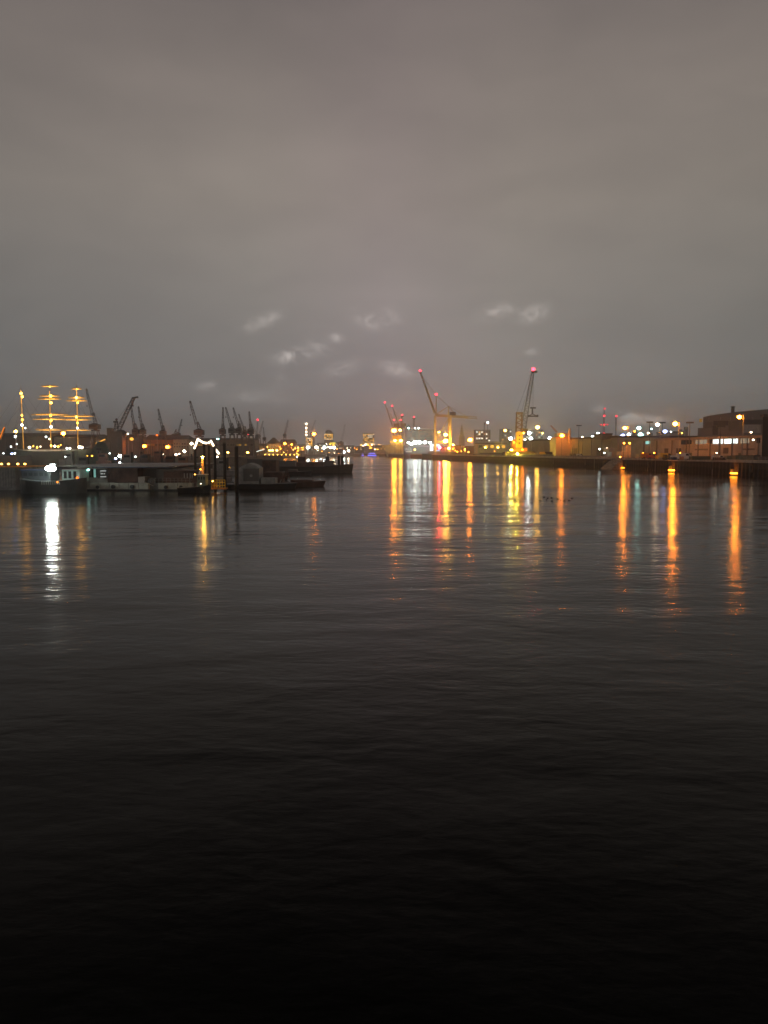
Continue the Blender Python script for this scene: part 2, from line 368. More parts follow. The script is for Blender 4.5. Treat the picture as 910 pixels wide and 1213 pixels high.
A(537, 527, 838, YEL, 60, 1.3, 'added small golden lamp right of the gantry crane leg', 'post')  # added beside the leg for more golden light
A(520, 512, 838, YEL, 20, 1.2, 'added small golden lamp beside the thin gantry crane leg', 'wall')  # extra lamp added to brighten the thin leg
A(575, 530, 676, LEM, 22, 1.1, 'left added lemon yellow lamp before the golden lit shed', 'post')  # added to wash the shed front in gold
A(590, 530, 676, YEL, 24, 1.1, 'right added golden lamp before the golden lit shed', 'post')  # right-hand lamp added for the same golden wash
A(735, 541.5, 367, SOD, 55, .7, 'added small low orange lamp at the foot of the orange container stacks', 'post')  # added in front to brighten the container stacks
A(752, 511, 540, SOD, 12, 1.4, 'small orange lamp between the orange lamp and the teal pair', 'mast')
A(768, 513, 560, WARM, 8, 1.3, 'small warm lamp right of the teal pair', 'mast')
A(772, 508, 600, TEAL, 5, 1.2, 'faint green lamp between the teal pair and the white street lamp', 'mast')
A(795, 511.5, 500, WHT, 5, 1.2, 'faint white lamp under the brightest orange lamp', 'mast')
A(808, 513, 480, YEL, 4, 1.1, 'faint yellow lamp by the slim pale tanks', 'mast')
A(748, 518, 470, SOD, 5, 1.0, 'faint orange lamp under the pale blue lamp', 'mast')
A(690, 517.5, 600, WARM, 5, 1.2, 'faint warm lamp right of the unlit crossbar mast', 'mast')
A(622, 521, 690, WARM, 12, 1.3, 'small warm lamp right beside the lit crane tower', 'mast')
A(643, 513, 760, YEL, 8, 1.2, 'small yellow lamp below the high yellow lamp', 'mast')
A(557, 521, 735, SOD, 55, 3.0, 'strong orange lamp right of the church spire')
A(528, 515, 845, YEL, 32, 2.6, 'upper of two golden floodlights by the gantry crane leg', 'mast')
A(528, 522.5, 843, YEL, 60, 3.2, 'lower and larger golden floodlight by the gantry crane leg', 'mast')
A(578, 500.5, 900, WHT, 14, 1.3, 'lone white lamp on a high thin mast over the grey block', 'mast')
A(467, 510, 1190, SOD, 60, 3.4, 'large golden floodlight at the top of the far lit gantry', 'mast', gz=4.2)
A(474, 509.5, 1190, YEL, 30, 1.8, 'small floodlight beside the large golden one on the far gantry', 'mast', gz=4.2)
A(468, 522, 1132, YEL, 20, 2.0, 'yellow lamp left over the pale ship bow', 'mast', gz=4.2)
A(475, 522, 1130, YEL, 16, 2.3, 'yellow lamp right over the pale ship bow', 'mast', gz=4.2)
for i, (x, y, s, r) in enumerate([(484, 524.5, 6, 2.0), (487.5, 526, 6, 2.3), (492, 524, 11, 3.3), (497, 524, 7, 3.0), (503.5, 524, 7, 2.8), (509.5, 524.5, 10, 2.0)]):
    A(x, y, 925, WHT, s, r, ['leftmost and smallest white deck floodlight in front of the container ship', 'low white floodlight second from the left before the ship containers', 'largest white floodlight in the row before the ship containers',
       'white floodlight just right of the largest one before the ship', 'white floodlight fifth along the row before the ship', 'rightmost white floodlight of the row before the ship'][i], 'wall', gz=QZ, name='deck_floodlight')
# left bank
A(75, 513.5, 500, SOD, 45, 3.0, 'bright orange lamp between the second and third masts of the sailing ship', 'mast', gz=5)
A(18.5, 511, 490, YEL, 25, 2.2, 'yellow lamp left of the first lit mast', 'mast', gz=5)
A(18, 517, 488, WHT, 10, 1.4, 'small white lamp under the yellow lamp at far left', 'mast', gz=5)
A(171, 528.5, 482, DEEP, 36, 2.8, 'left one of two deep orange quay lamps in the old harbour', 'street', gz=5)
A(198.5, 529.5, 482, DEEP, 36, 2.8, 'right one of two deep orange quay lamps in the old harbour', 'street', gz=5)
A(227, 525.5, 480, WARM, 18, 2.1, 'warm white lamp just left of the string of lights', 'mast', gz=5)
A(218.5, 534.5, 474, WARM, 18, 2.0, 'warm white lamp lower left of the string of lights', 'mast', gz=5)
A(208.5, 538.5, 472, WARM, 14, 1.5, 'left lamp of a close low white pair near the old cranes', 'post', gz=5)
A(212.5, 538, 472, WARM, 12, 1.2, 'right lamp of a close low white pair near the old cranes', 'post', gz=5)
A(184, 538.5, 472, WARM, 2.2, 1.6, 'dim round lamp below the left deep orange lamp', 'post', gz=5)
A(192.5, 538, 472, WARM, 2.5, 1.6, 'dim round lamp below and between the deep orange lamps', 'post', gz=5)
A(142, 540, 245, WHT, 22, 2.4, 'white lamp rising over the long pontoon roof', 'post', gz=.0)
A(137, 543, 243, BLU, 7, 1.6, 'small violet lamp beside the white lamp over the pontoon roof', 'post', gz=.0)
A(135.5, 515, 478, WARM, 8, 1.0, 'tiny white lamp on the floating crane machinery', 'mast', gz=5)
A(151.5, 514, 478, WARM, 8, 1.0, 'tiny white lamp behind the floating crane boom', 'mast', gz=5)
A(156, 520, 480, YEL, .55, 3.0, 'dim amber round lamp left of the deep orange lamps', 'mast', gz=5)
A(186, 515.5, 500, DEEP, 1.3, 1.5, 'small dull orange lamp on the shed roof between two thin cranes', 'mast', gz=5)
A(270, 536, 478, YEL, 14, 1.5, 'yellow lamp between the two tallest mooring piles', 'post', gz=5)
A(293.5, 536, 478, YEL, 14, 1.5, 'yellow lamp right of the tallest mooring pile', 'post', gz=5)
A(258, 520, 520, TEAL, 3, 2.2, 'flat green lamp on the shed roof right of the light string', 'mast', gz=5, rz=.35)
A(60, 555, 145, (WHT), 36, 8.0, 'dazzling white floodlight above the dark boat at far left', 'wall', gz=.0, rz=.5, name='floodlight')
A(240, 541.5, 149, YEL, 120, 1.5, 'small white lamp on top of the orange lit tug funnel post', 'wall', gz=3, name='tug_lamp')
A(372, 514, 1000, SOD, 32, 2.4, 'orange lamp right of the lit tower crane', 'mast', gz=4.2)
A(365, 530, 960, WHT, 13, 2.3, 'white lamp at the foot of the lit tower crane', 'mast', gz=4.2)
A(375, 530, 960, WARM, 15, 2.3, 'warm white lamp straight below the orange lamp', 'mast', gz=4.2)
A(384.5, 530, 960, WHT, 14, 2.2, 'white lamp under the left block with lit windows', 'mast', gz=4.2)
A(391.5, 530, 960, WARM, 10, 1.8, 'left lamp of a warm pair under the yellow sign', 'mast', gz=4.2)
A(395.5, 530, 958, WARM, 14, 2.2, 'right lamp of a warm pair under the yellow sign', 'mast', gz=4.2)
A(337.5, 525.5, 1000, SOD, 26, 1.8, 'peach coloured lamp among the golden quay buildings', 'mast', gz=4.2)
A(345.5, 526.5, 1000, SOD, 16, 1.2, 'small orange lamp right of the peach lamp', 'mast', gz=4.2)
for i, x in enumerate((319.5, 322.8, 328)):
    A(x, 533.5, 985, YEL, 20, 1.4, ['left', 'middle', 'right'][i] + ' lamp of three close golden lamps under the hipped roof', 'post', gz=4.2)
A(408, 535, 1110, WHT, 20, 1.3, 'small white lamp left of a row of tiny shore lamps', 'post', gz=4.2)
A(413, 534, 1110, WARM, 20, 1.5, 'brightest tiny shore lamp behind the dark tug', 'post', gz=4.2)
rng = random.Random(3)
for i in range(64):
    x = rng.uniform(376, 460); y = rng.uniform(526, 537.6)
    if 427 < x < 450 and y > 531: y -= 5
    c = rng.choice([YEL, WARM, WHT, WARM, SOD]); D = rng.uniform(1230, 1900)
    A(x, y, D, c, rng.choice([5, 8, 14]), rng.uniform(.45, .85), 'tiny %s lamp among the dense distant harbour lights %s' % ({YEL: 'yellow', WARM: 'cream', WHT: 'white', SOD: 'orange'}[c], 'left of the faint distant crane' if x < 404 else ('left of the square tower block' if x < 430 else 'right of the square tower block')), 'post', gz=4.2, name='distant_lamp', group='tiny distant harbour lamps')
for i in range(26):
    x = rng.uniform(300, 362); y = rng.uniform(529, 539); D = rng.uniform(985, 1060)
    A(x, y, D, rng.choice([YEL, YEL, SOD]), rng.choice([5, 9]), rng.uniform(.5, .95), 'tiny golden lamp along the distant golden quay', 'post', gz=4.2, name='golden_quay_lamp', group='tiny golden quay lamps')
for i in range(16):
    x = rng.uniform(565, 600) if i % 2 else rng.uniform(536, 556); y = rng.uniform(530, 536); D = rng.uniform(690, 760)
    A(x, y, D, rng.choice([YEL, SOD, SOD]), 9, rng.uniform(.5, .9), 'tiny orange lamp low on the quay around the church spire', 'post', name='low_quay_lamp', group='tiny lamps low around the church spire')
# unlit tall masts on the quay
for (x, y, D, lab) in [(686, 504, 470, 'unlit tall light mast with flat crossbar over the long shed'), (770, 500, 380, 'unlit thin mast between the teal lights and the white lamp'), (817.5, 500.5, 340, 'unlit thin mast left of the big hall'),
                       (785, 500.5, 400, 'unlit mast beside the bluish white lamp'), (854, 505, 285, 'unlit thin pole in front of the lit window strip')]:
    h = P(x, y, D); t_ = thing('light_mast', lab, 'mast', (h.x, h.y, QZ))
    t_.part(MB().tube((h.x, h.y, QZ), h, .22, .12, 8), 'pole', 'steel')
    t_.part(MB().box(h.x - 1.5, h.x + 1.5, h.y - .5, h.y + .5, h.z - .35, h.z + .3), 'crossbar', 'steel')

for (x, y, s_, r_, lab) in [(738.5, 557.8, 2.5, 4.0, 'dimmer added orange lamp imitating glare at the waterline below the orange container stacks'), (796.5, 561.0, 6, 6.5, 'brightest added orange lamp imitating glare at the waterline, below the parked cars'), (870, 566.3, 6, 6.5, 'added orange lamp imitating glare at the waterline near the right edge')]:
    D_ = 148 * FPX / ((x - CX) + .123 * FPX) - 1.2
    A(x, HOR + (CAM_Z - .85) * FPX / D_, D_, SOD, s_, r_, lab, 'wall', gz=0, name='added_glare_lamp', rz=.17)  # flat lamps added to imitate bright glare where the reflections begin
# ---------------------------------------------------------------- buildings
def unit_quad(name, w, h, m, d=.12):
    me = bpy.data.meshes.new(name); b = MB().box(-w / 2, w / 2, -d, 0, -h / 2, h / 2); me.from_pydata([tuple(v) for v in b.v], [], b.f); me.materials.append(m if not isinstance(m, str) else M_(m)); return me
def building(x0, x1, yt, D, depth, wall, roof, label, gz=QZ, rise=0, hip=0, win=None, cat='building', name='building', para=.6):
    a, b = PX(x0, D), PX(x1, D); zt = PZ(yt, D)
    root = thing(name, label, cat, ((a + b) / 2, D, gz))
    root.part(MB().box(a, b, D, D + depth, gz - .5, zt), 'wall', wall)
    if rise: root.part(MB().gable(a - .4, b + .4, D - .4, D + depth + .4, zt + .01, zt + rise, hip), 'roof', roof)
    else: root.part(MB().box(a - .25, b + .25, D - .25, D + depth + .25, zt + .003, zt + para), 'roof', roof)
    if win:
        cols, rows, wx, wz, lit, cs, st, y0, y1 = win
        z0, z1 = PZ(y1, D), PZ(y0, D)
        meshes = [unit_quad('window', wx, wz, G(c, st)) for c in cs]; dark = unit_quad('window', wx, wz, 'glass')
        rr = random.Random(int(x0 * 7 + yt))
        for i in range(cols):
            for j in range(rows):
                me = rr.choice(meshes) if rr.random() < lit else dark
                root.share(me, 'window', (a + (b - a) * (i + .5) / cols, D - .003, z0 + (z1 - z0) * (j + .5) / rows))
    return root
def long_building(D0, D1, off, depth, z1, wall, roof, label, name='warehouse', base=QZ):
    """a shed whose long side follows the quay line"""
    n = Vector((QX(D1) - QX(D0), D1 - D0, 0)).normalized(); nn = Vector((n.y, -n.x, 0))
    a = Vector((QX(D0) + off, D0, 0)); b = Vector((QX(D1) + off, D1, 0)); c = b + nn * depth; d = a + nn * depth
    root = thing(name, label, name, (a.x, a.y, base))
    root.part(MB().prism([(q.x, q.y) for q in (a, d, c, b)], base - .5, z1), 'wall', wall)
    e = .5
    root.part(MB().prism([(q.x, q.y) for q in (a - nn * e - n * e, d + nn * e - n * e, c + nn * e + n * e, b - nn * e + n * e)], z1 + .003, z1 + 1.0), 'roof', roof)
    return root, a, b, n, nn
def facade_px(a, n, nn, x):
    """distance along the facade at which photo column x meets it"""
    u = (x - CX) / FPX
    return (u * a.y - a.x) / (n.x - u * n.y)

wh, a, b, n, nn = long_building(288, 420, 35, 40, 13.4, 'clad', mat('parapet_metal', (.30, .24, .20), .6), 'long low warehouse with lit window strip behind the right quay')
ang = math.atan2(n.y, n.x)
def on_face(root, a, n, nn, x0, x1, z0, z1, name, m, out=.15, label=None):
    s0, s1 = sorted((facade_px(a, n, nn, x0), facade_px(a, n, nn, x1)))
    p = a + n * s0; q = a + n * s1; o = -nn * out
    return root.part(MB().prism([((p + o).x, (p + o).y), ((p + nn * .05).x, (p + nn * .05).y), ((q + nn * .05).x, (q + nn * .05).y), ((q + o).x, (q + o).y)], z0, z1), name, m, label)
def zat(a, n, x, y, nn):
    s = facade_px(a, n, nn, x); return PZ(y, (a + n * s).y)
zw0, zw1 = zat(a, n, 857, 525.5, nn), zat(a, n, 857, 520, nn)
for (x0, x1, st) in [(843.5, 847, 1.0), (847.6, 852, 1.3), (852.6, 855, 1.2), (857, 860.5, 1.5), (861, 865.5, 1.6), (867.5, 868.8, 1.2), (870, 872.5, 1.4)]:
    on_face(wh, a, n, nn, x0, x1, zw0, zw1, 'window', G(WHT, st))
for (x0, x1) in [(823, 827), (828, 832), (833, 836), (876, 881), (882, 886)]: on_face(wh, a, n, nn, x0, x1, zw0, zw1, 'window', G(WARM, .22))
for (x0, x1) in [(806, 811), (813, 818), (838, 842), (895, 899)]: on_face(wh, a, n, nn, x0, x1, zw0, zw1, 'window', 'glass')
for (x0, x1) in [(786.5, 791), (800.5, 806), (856, 862)]:
    dr = on_face(wh, a, n, nn, x0, x1, zat(a, n, 800, 537, nn), zat(a, n, 800, 531, nn), 'loading_door', 'roof')
on_face(wh, a, n, nn, 764, 769, zat(a, n, 766, 526, nn), zat(a, n, 766, 522, nn), 'window', G(TEAL, .55))
# cladding joints: proud vertical panels along the facade
tot_len = (b - a).length; k = 0
while k * 6 + 5.9 < tot_len:
    p = a + n * (k * 6 + .1); q = a + n * (k * 6 + 5.9); o = -nn * .06
    wh.part(MB().prism([((p + o).x, (p + o).y), (p.x, p.y), (q.x, q.y), ((q + o).x, (q + o).y)], QZ + .1, zw0 - .3), 'panel', 'clad'); k += 1
for x in (762, 777, 795, 812, 826, 840, 851, 866, 884, 897): on_face(wh, a, n, nn, x, x + .8, QZ + .1, zw1 + .3, 'downpipe', 'dclad', .4)
for (x0, x1) in [(772, 776), (816, 819), (874, 877)]: on_face(wh, a, n, nn, x0, x1, QZ + .1, QZ + 2.3, 'door', 'green')
for (x0, x1) in [(822, 838), (879, 893)]: on_face(wh, a, n, nn, x0, x1, QZ + 3.4, QZ + 4.1, 'stained_band', 'dclad', .1)
on_face(wh, a, n, nn, 752, 899, zw1 + .3, zw1 + .55, 'gutter', 'grey', .5)
sh, a2, b2, n2, nn2 = long_building(430, 640, 35, 50, 15.9, mat('beige_cladding', (.30, .26, .21), .7, 0, .12, .1), 'roof', 'long beige shed with dark roof left of the warehouse')
for i in range(14):
    s0 = 8 + i * 14.5; p = a2 + n2 * s0; q = p + n2 * .5; o = -nn2 * .35
    sh.part(MB().prism([((p + o).x, (p + o).y), (p.x, p.y), (q.x, q.y), ((q + o).x, (q + o).y)], QZ, 15.7), 'pilaster', 'clad')
for s0 in (20, 60, 100): 
    p = a2 + n2 * s0; q = p + n2 * 9; o = -nn2 * .1
    sh.part(MB().prism([((p + o).x, (p + o).y), (p.x, p.y), (q.x, q.y), ((q + o).x, (q + o).y)], QZ, QZ + 5), 'sliding_door', 'dclad')
building(712, 725, 514.5, 440, 14, 'dclad', 'roof', 'small dark plant room on the roof of the long shed', gz=15.5, name='roof_plant_room')
canopy = thing('canopy', 'low canopy and gatehouse sticking out at the right end of the beige shed', 'canopy', (PX(724, 400), 400, QZ))
canopy.part(MB().box(PX(717, 400), PX(729, 400), 400, 408, PZ(532, 400), PZ(530.6, 400)), 'roof', 'clad')
canopy.part(MB().box(PX(722, 400), PX(729, 400), 401, 407, QZ, PZ(532, 400) - .01), 'wall', 'clad')
# big hall at the far right
hd = 400
hp = [(826, 545), (826, 507), (832, 507), (832, 494), (838, 492.5), (850, 490.6), (866, 488.4), (885, 486.6), (903, 485), (950, 482.5), (950, 545)]
hall = thing('assembly_hall', 'huge dark hall with gently curved roof at the right edge', 'hall', (PX(880, hd), hd, QZ))
hv = [(PX(x, hd), PZ(y, hd) if y < 540 else QZ - .3) for x, y in hp]
hb = MB(); nV = len(hv)
hb.add([(x, hd, z) for x, z in hv] + [(x + 50, hd + 90, z) for x, z in hv], [tuple(range(nV))] + [(i, nV + i, nV + (i + 1) % nV, (i + 1) % nV) for i in range(nV)] + [tuple(range(2 * nV - 1, nV - 1, -1))])
hall.part(hb, 'wall', mat('hall_cladding', (.17, .16, .15), .75, 0, .15, .1))
def hface(x0, x1, y0, y1, nm, m, pr=.3): hall.part(MB().box(PX(x0, hd), PX(x1, hd), hd - pr, hd + .1, PZ(y1, hd), PZ(y0, hd)), nm, m)
hface(844, 861.5, 498.5, 504, 'panel', 'roof'); hface(843.5, 849.5, 504.3, 515, 'panel', 'roof'); hface(878, 902, 497, 502.5, 'panel', 'roof')
hface(880, 900, 503, 513, 'gate', 'palegrey'); hface(834, 843, 500, 507, 'panel', 'dclad'); hface(862.5, 875, 499, 511, 'panel', 'dclad')  # pale gate colour stands in for a lit opening
hface(827.5, 830.5, 496, 500, 'window', G(YEL, .18), .3)
for x in (838.3, 852, 864, 877, 890): hface(x, x + .4, 494.5, 497.5, 'rib', 'grey', .5)
single(MB().tube((PX(866.5, 410), 410, PZ(489, 410)), (PX(866.5, 410), 410, PZ(482, 410)), .9, .9, 10).tube((PX(866.5, 410), 410, PZ(482.2, 410)), (PX(866.5, 410), 410, PZ(481.4, 410)), 1.3, 1.2, 10), 'chimney', 'steel', 'short dark chimney on the curved roof of the big hall', 'chimney', (PX(866.5, 410), 410, PZ(489, 410)))
tw = thing('silo_tower', 'black tower block in front of the hall at the right edge', 'tower', (PX(907, 280), 280, QZ))
tw.part(MB().prism([(PX(902.5, 280), 280), (PX(925, 280), 280), (PX(925, 280) + 7, 292), (PX(902.5, 280) + 7, 292)], QZ, PZ(494, 280)), 'wall', mat('black_wall', (.022, .021, .02), .9))  # near-black even wall colour
tw.part(MB().box(PX(904, 280), PX(909, 280), 280.5, 283, PZ(493.99, 280), PZ(490.5, 280)), 'machine_room', 'roof')
# yellow lit block with floodlit mast
blk = building(658.5, 677, 519, 505, 18, 'cream', 'orange', 'squat block washed in orange light right of the mobile crane', name='transformer_house')
blk.part(MB().box(PX(661, 507), PX(673, 507), 507, 518, PZ(518.9, 505), PZ(513, 505)), 'roof_box', 'cream')
flue = single(MB().tube((PX(674.5, 503), 503, QZ), (PX(674.5, 503), 503, PZ(507.5, 503)), .9, .8, 10), 'flue_pipe', 'cream', 'pale lit flue pipe beside the squat orange block', 'pipe', (PX(674.5, 503), 503, QZ))
A(666, 516, 498, SOD, 26, 3.0, 'very bright orange lamp on the squat orange lit block', 'mast')
jb = MB().lattice(P(652.5, 504, 515), P(660, 512, 515), .5, .8, 6, .1); single(jb, 'jib_arm', 'orange', 'thin orange arm pointing up left from the squat block', 'crane arm', tuple(P(660, 512, 515)))
# low wide buildings around the mobile crane
b1 = building(633, 657, 523.5, 640, 30, 'dclad', 'roof', 'dark flat roofed terminal building with a pale window band', win=(12, 1, 1.1, 1.0, .8, (WHT, WARM), .75, 524.2, 527.4))
b2 = building(640, 660, 521, 700, 26, 'clad', 'roof', 'wide flat shed behind the terminal building right of the crane')
b3 = building(566, 600, 525.5, 690, 20, 'cream', 'roof', 'low golden lit shed left of the mobile crane', win=(5, 1, 3.0, 2.4, .4, (YEL,), .8, 527, 531), name='golden_shed')
b4 = building(563.5, 581, 509.5, 1350, 30, mat('grey_block', (.24, .26, .25), .8), 'roof', 'grey square office block right of the church spire', gz=QZ, win=(6, 5, 2.6, 2.2, .42, (WHT, YEL), 1.3, 510.5, 523))
b5 = building(594, 606, 508.5, 1500, 30, mat('grey_block', (.24, .26, .25), .8), 'roof', 'pale office block just left of the mobile crane tower', win=(4, 5, 3, 2.4, .2, (YEL, WHT), 1.0, 510, 522))
b6 = building(623, 643, 509.5, 1450, 30, mat('grey_block', (.24, .26, .25), .8), 'roof', 'wide pale office block just right of the mobile crane tower', win=(7, 4, 2.8, 2.4, .25, (YEL, WHT), 1.0, 511, 522))
for i, (x0, x1, yt, D, m, lab) in enumerate([(536, 546, 528, 800, 'orange', 'low orange shed between the gantry crane and the spire'), (551, 562, 529, 790, 'rust', 'low rusty shed right of the church spire'), (581, 592, 523.5, 1250, 'clad', 'pale low block between the grey office and the mobile crane'),
                                             (679, 700, 519.5, 820, 'dclad', 'dark hall end behind the beige shed'), (747, 775, 517.5, 640, 'dclad', 'dark refinery shed behind the teal floodlights'), (790, 812, 512, 560, 'palegrey', 'pale tank building behind the brightest orange lamp')]):
    building(x0, x1, yt, D, 22, m, 'roof', lab)
for i, (x, w_, yt, D, lab) in enumerate([(752, 5, 511, 600, 'small storage tank left of the teal floodlights'), (812, 4, 506, 520, 'slim pale tank left of the big hall'), (806, 3.2, 509, 522, 'smallest pale tank right of the brightest orange lamp'), (770, 5, 513, 590, 'squat storage tank right of the teal floodlights')]):
    r_ = w_ * D / FPX / 2 * 1.2; x_ = PX(x, D)
    tk = thing('storage_tank', lab, 'tank', (x_, D, QZ)); tk.part(MB().tube((x_, D, QZ), (x_, D, PZ(yt, D)), r_, r_, 16), 'shell', 'palegrey', smooth=False)
    tk.part(MB().tube((x_, D, PZ(yt, D)), (x_, D, PZ(yt, D) + r_ * .3), r_, .2, 16), 'roof', 'palegrey'); tk.part(MB().tube((x_ - r_ - .1, D - .3, QZ), (x_ - r_ - .1, D - .3, PZ(yt, D) + .5), .15, .15, 4), 'ladder', 'steel')
# church spire
sp = P(547, 535, 2300); k_ = 2300 / FPX
ch = thing('church_tower', 'dark church tower with pointed spire left of the orange lamp', 'church tower', (sp.x, 2300, QZ))
z1 = PZ(517, 2300); z2 = PZ(509, 2300); z3 = PZ(501, 2300)
ch.part(MB().cbox((sp.x, 2300, QZ), 6.2 * k_, 6.2 * k_, z1 - QZ), 'tower', mat('spire_stone', (.10, .12, .10), .9))
ch.part(MB().tube((sp.x, 2300, z1 + .01), (sp.x, 2300, z2), 2.8 * k_, 1.7 * k_, 8), 'belfry', 'copper'); ch.part(MB().tube((sp.x, 2300, z2 + .01), (sp.x, 2300, z3), 1.4 * k_, .1, 8), 'spire', 'copper')
for q in (-1, 1): ch.part(MB().box(sp.x + q * 1.5 * k_ - 1, sp.x + q * 1.5 * k_ + 1, 2300 - 3.1 * k_ - .3, 2300 - 3.1 * k_ - .01, z1 - 9, z1 - 3), 'louvre', 'roof')

# far centre blocks
def ring_block(x0, x1, yt, yb, D, label, cols, rows, lit, seed):
    b_ = building(x0, x1, yt, D, 30, mat('grey_block', (.24, .26, .25), .8), 'roof', label, gz=4.2, name='office_tower')
    rr = random.Random(seed); a, b = PX(x0, D), PX(x1, D); z0, z1 = PZ(yb, D), PZ(yt + .6, D)
    ww = (b - a) / cols * .72; hh = (z1 - z0) / rows * .62
    ms = [unit_quad('window', ww, hh, G(c, s)) for c, s in ((YEL, 1.6), (WARM, 1.3), (YEL, .8))]; dk = unit_quad('window', ww, hh, 'glass')
    for i in range(cols):
        for j in range(rows):
            edge = i in (0, cols - 1) or j in (0, rows - 1)
            me = rr.choice(ms) if rr.random() < (lit if not edge else min(1, lit + .3)) else dk
            b_.share(me, 'window', (a + (b - a) * (i + .5) / cols, D - .003, z0 + (z1 - z0) * (j + .5) / rows))
    return b_
ring_block(430, 443.5, 513, 526, 2200, 'square tower block full of lit windows over the blue boat lights', 7, 7, .62, 5)
t5 = ring_block(384, 394.5, 513, 521, 1900, 'wide tower block with lit windows and dark domed top', 6, 4, .6, 9)
t5.part(MB().ball((PX(389.5, 1915), 1915, PZ(513, 1900)), 9, 9, 9, 12, 6), 'dome', 'roof')
ring_block(362, 370.5, 517.5, 529, 1100, 'small golden lit building under the lit tower crane', 4, 5, .8, 2)
for (x0, x1, yt, D, m, lab, w) in [(398, 407, 524, 1500, 'rust', 'reddish low block under the thin distant crane', (5, 3, 2, 1.6, .4, (WARM, SOD), 1.0, 525, 532)), (407, 420, 528, 1400, 'dclad', 'long low shed behind the row of tiny lamps', (7, 1, 2, 1.6, .5, (WARM,), 1.0, 529, 532)),
        (420, 431, 529, 1500, 'dclad', 'low block left of the blue boat lights', (5, 2, 2, 1.6, .5, (WARM, YEL), .9, 529.6, 533)), (444, 458, 527.5, 1500, 'cream', 'cream low block right of the blue boat lights', (8, 2, 2, 1.5, .7, (YEL,), 1.1, 528, 533)),
        (376, 384, 525, 1350, 'dclad', 'dark shed beneath the orange lamp', (4, 2, 2, 1.6, .5, (WARM, WHT), 1.0, 526, 532)), (350, 361, 527, 1150, 'cream', 'golden lit house left of the tower crane', (5, 3, 1.6, 1.4, .6, (YEL,), 1.2, 528, 534))]:
    building(x0, x1, yt, D, 18, m, 'roof', lab, gz=4.2, win=w)
sgn = thing('yellow_sign', 'bright yellow sign board under the domed tower block', 'sign', tuple(P(394, 525, 1250)))
sgn.part(MB().box(PX(391, 1250), PX(397.5, 1250), 1250, 1251, PZ(526.3, 1250), PZ(524, 1250)), 'panel', glow('yellow_sign_face', (.9, .75, .05), 1.0))
for q in (392, 396.5): sgn.part(MB().tube((PX(q, 1251.5), 1251.5, 4.2), (PX(q, 1251.5), 1251.5, PZ(524, 1250)), .3, .3, 6), 'post', 'steel')
# blue lit excursion boats
for (x0, x1, yy, D, lab) in [(427.5, 434, 534, 1190, 'small excursion boat lit violet under the square tower block'), (434.5, 449, 533.5, 1180, 'longer excursion boat outlined in bright blue light')]:
    a, b = PX(x0, D), PX(x1, D); t_ = thing('excursion_boat', lab, 'boat', ((a + b) / 2, D, 0))
    t_.part(MB().prism([(a, D), (b - 3, D), (b, D + 3), (b - 3, D + 6), (a, D + 6)], -.5, 1.6), 'hull', 'white')
    t_.part(MB().box(a + 1.5, b - 4, D + .6, D + 5.4, 1.605, 4.4), 'cabin', 'white'); t_.part(MB().box(a + 1, b - 3.5, D + .3, D + 5.7, 4.405, 4.8), 'roof', 'white')
    t_.part(MB().box(a + 1.5, b - 4, D + .2, D + .55, 1.7, 2.6), 'light_strip', glow('blue_led', (.10, .12, 1), 2.6)); t_.part(MB().box(a + 3, b - 6, D + 1, D + 5, 4.81, 6.2), 'upper_deck', glow('violet_led', (.25, .2, 1), 1.2))

# left-hand sheds
building(-40, 62, 517, 560, 40, 'dclad', 'roof', 'long dark shed behind the lit masts at far left', gz=5, rise=3)
building(64, 112, 518, 556, 40, 'dclad', 'roof', 'dark shed between the third mast and the old crane', gz=5, rise=2.5)
building(114, 168, 522, 560, 30, 'dclad', 'roof', 'dark shed behind the floating crane', gz=5, rise=5, hip=6)
building(170, 206, 521, 566, 34, 'brick', 'roof', 'red brick shed behind the deep orange lamps', gz=5, rise=4, win=(8, 1, 2, 1.4, .3, (SOD,), .22, 524, 530))
building(205.5, 224, 520.5, 552, 22, 'cream', 'roof', 'cream house with dark hipped roof left of the string lights', gz=5, rise=3.2, hip=3, win=(6, 2, 1, .8, .3, (YEL,), .2, 524, 531))
building(224, 300, 521, 572, 26, 'dclad', 'roof', 'long low grey shed behind the group of thin cranes', gz=5, rise=1.5, win=(22, 1, 1.6, 1.2, .3, (YEL,), .25, 525, 529))
building(316, 330.5, 525.5, 1010, 20, 'cream', 'roof', 'golden lit house with dark hipped roof on the distant quay', gz=4.2, rise=8, hip=7, win=(8, 2, 1.2, 1.2, .4, (YEL,), .8, 527, 533))
building(296, 316, 528, 1020, 18, 'cream', 'roof', 'low golden lit row left of the hipped roof house', gz=4.2, rise=3, win=(9, 1, 1.4, 1.4, .7, (YEL,), .9, 530, 534))
building(331, 350, 524, 1030, 18, 'brick', 'roof', 'brick gabled shed right of the hipped roof house', gz=4.2, rise=4, hip=2, win=(8, 2, 1.4, 1.4, .5, (YEL, SOD), .8, 526, 533))
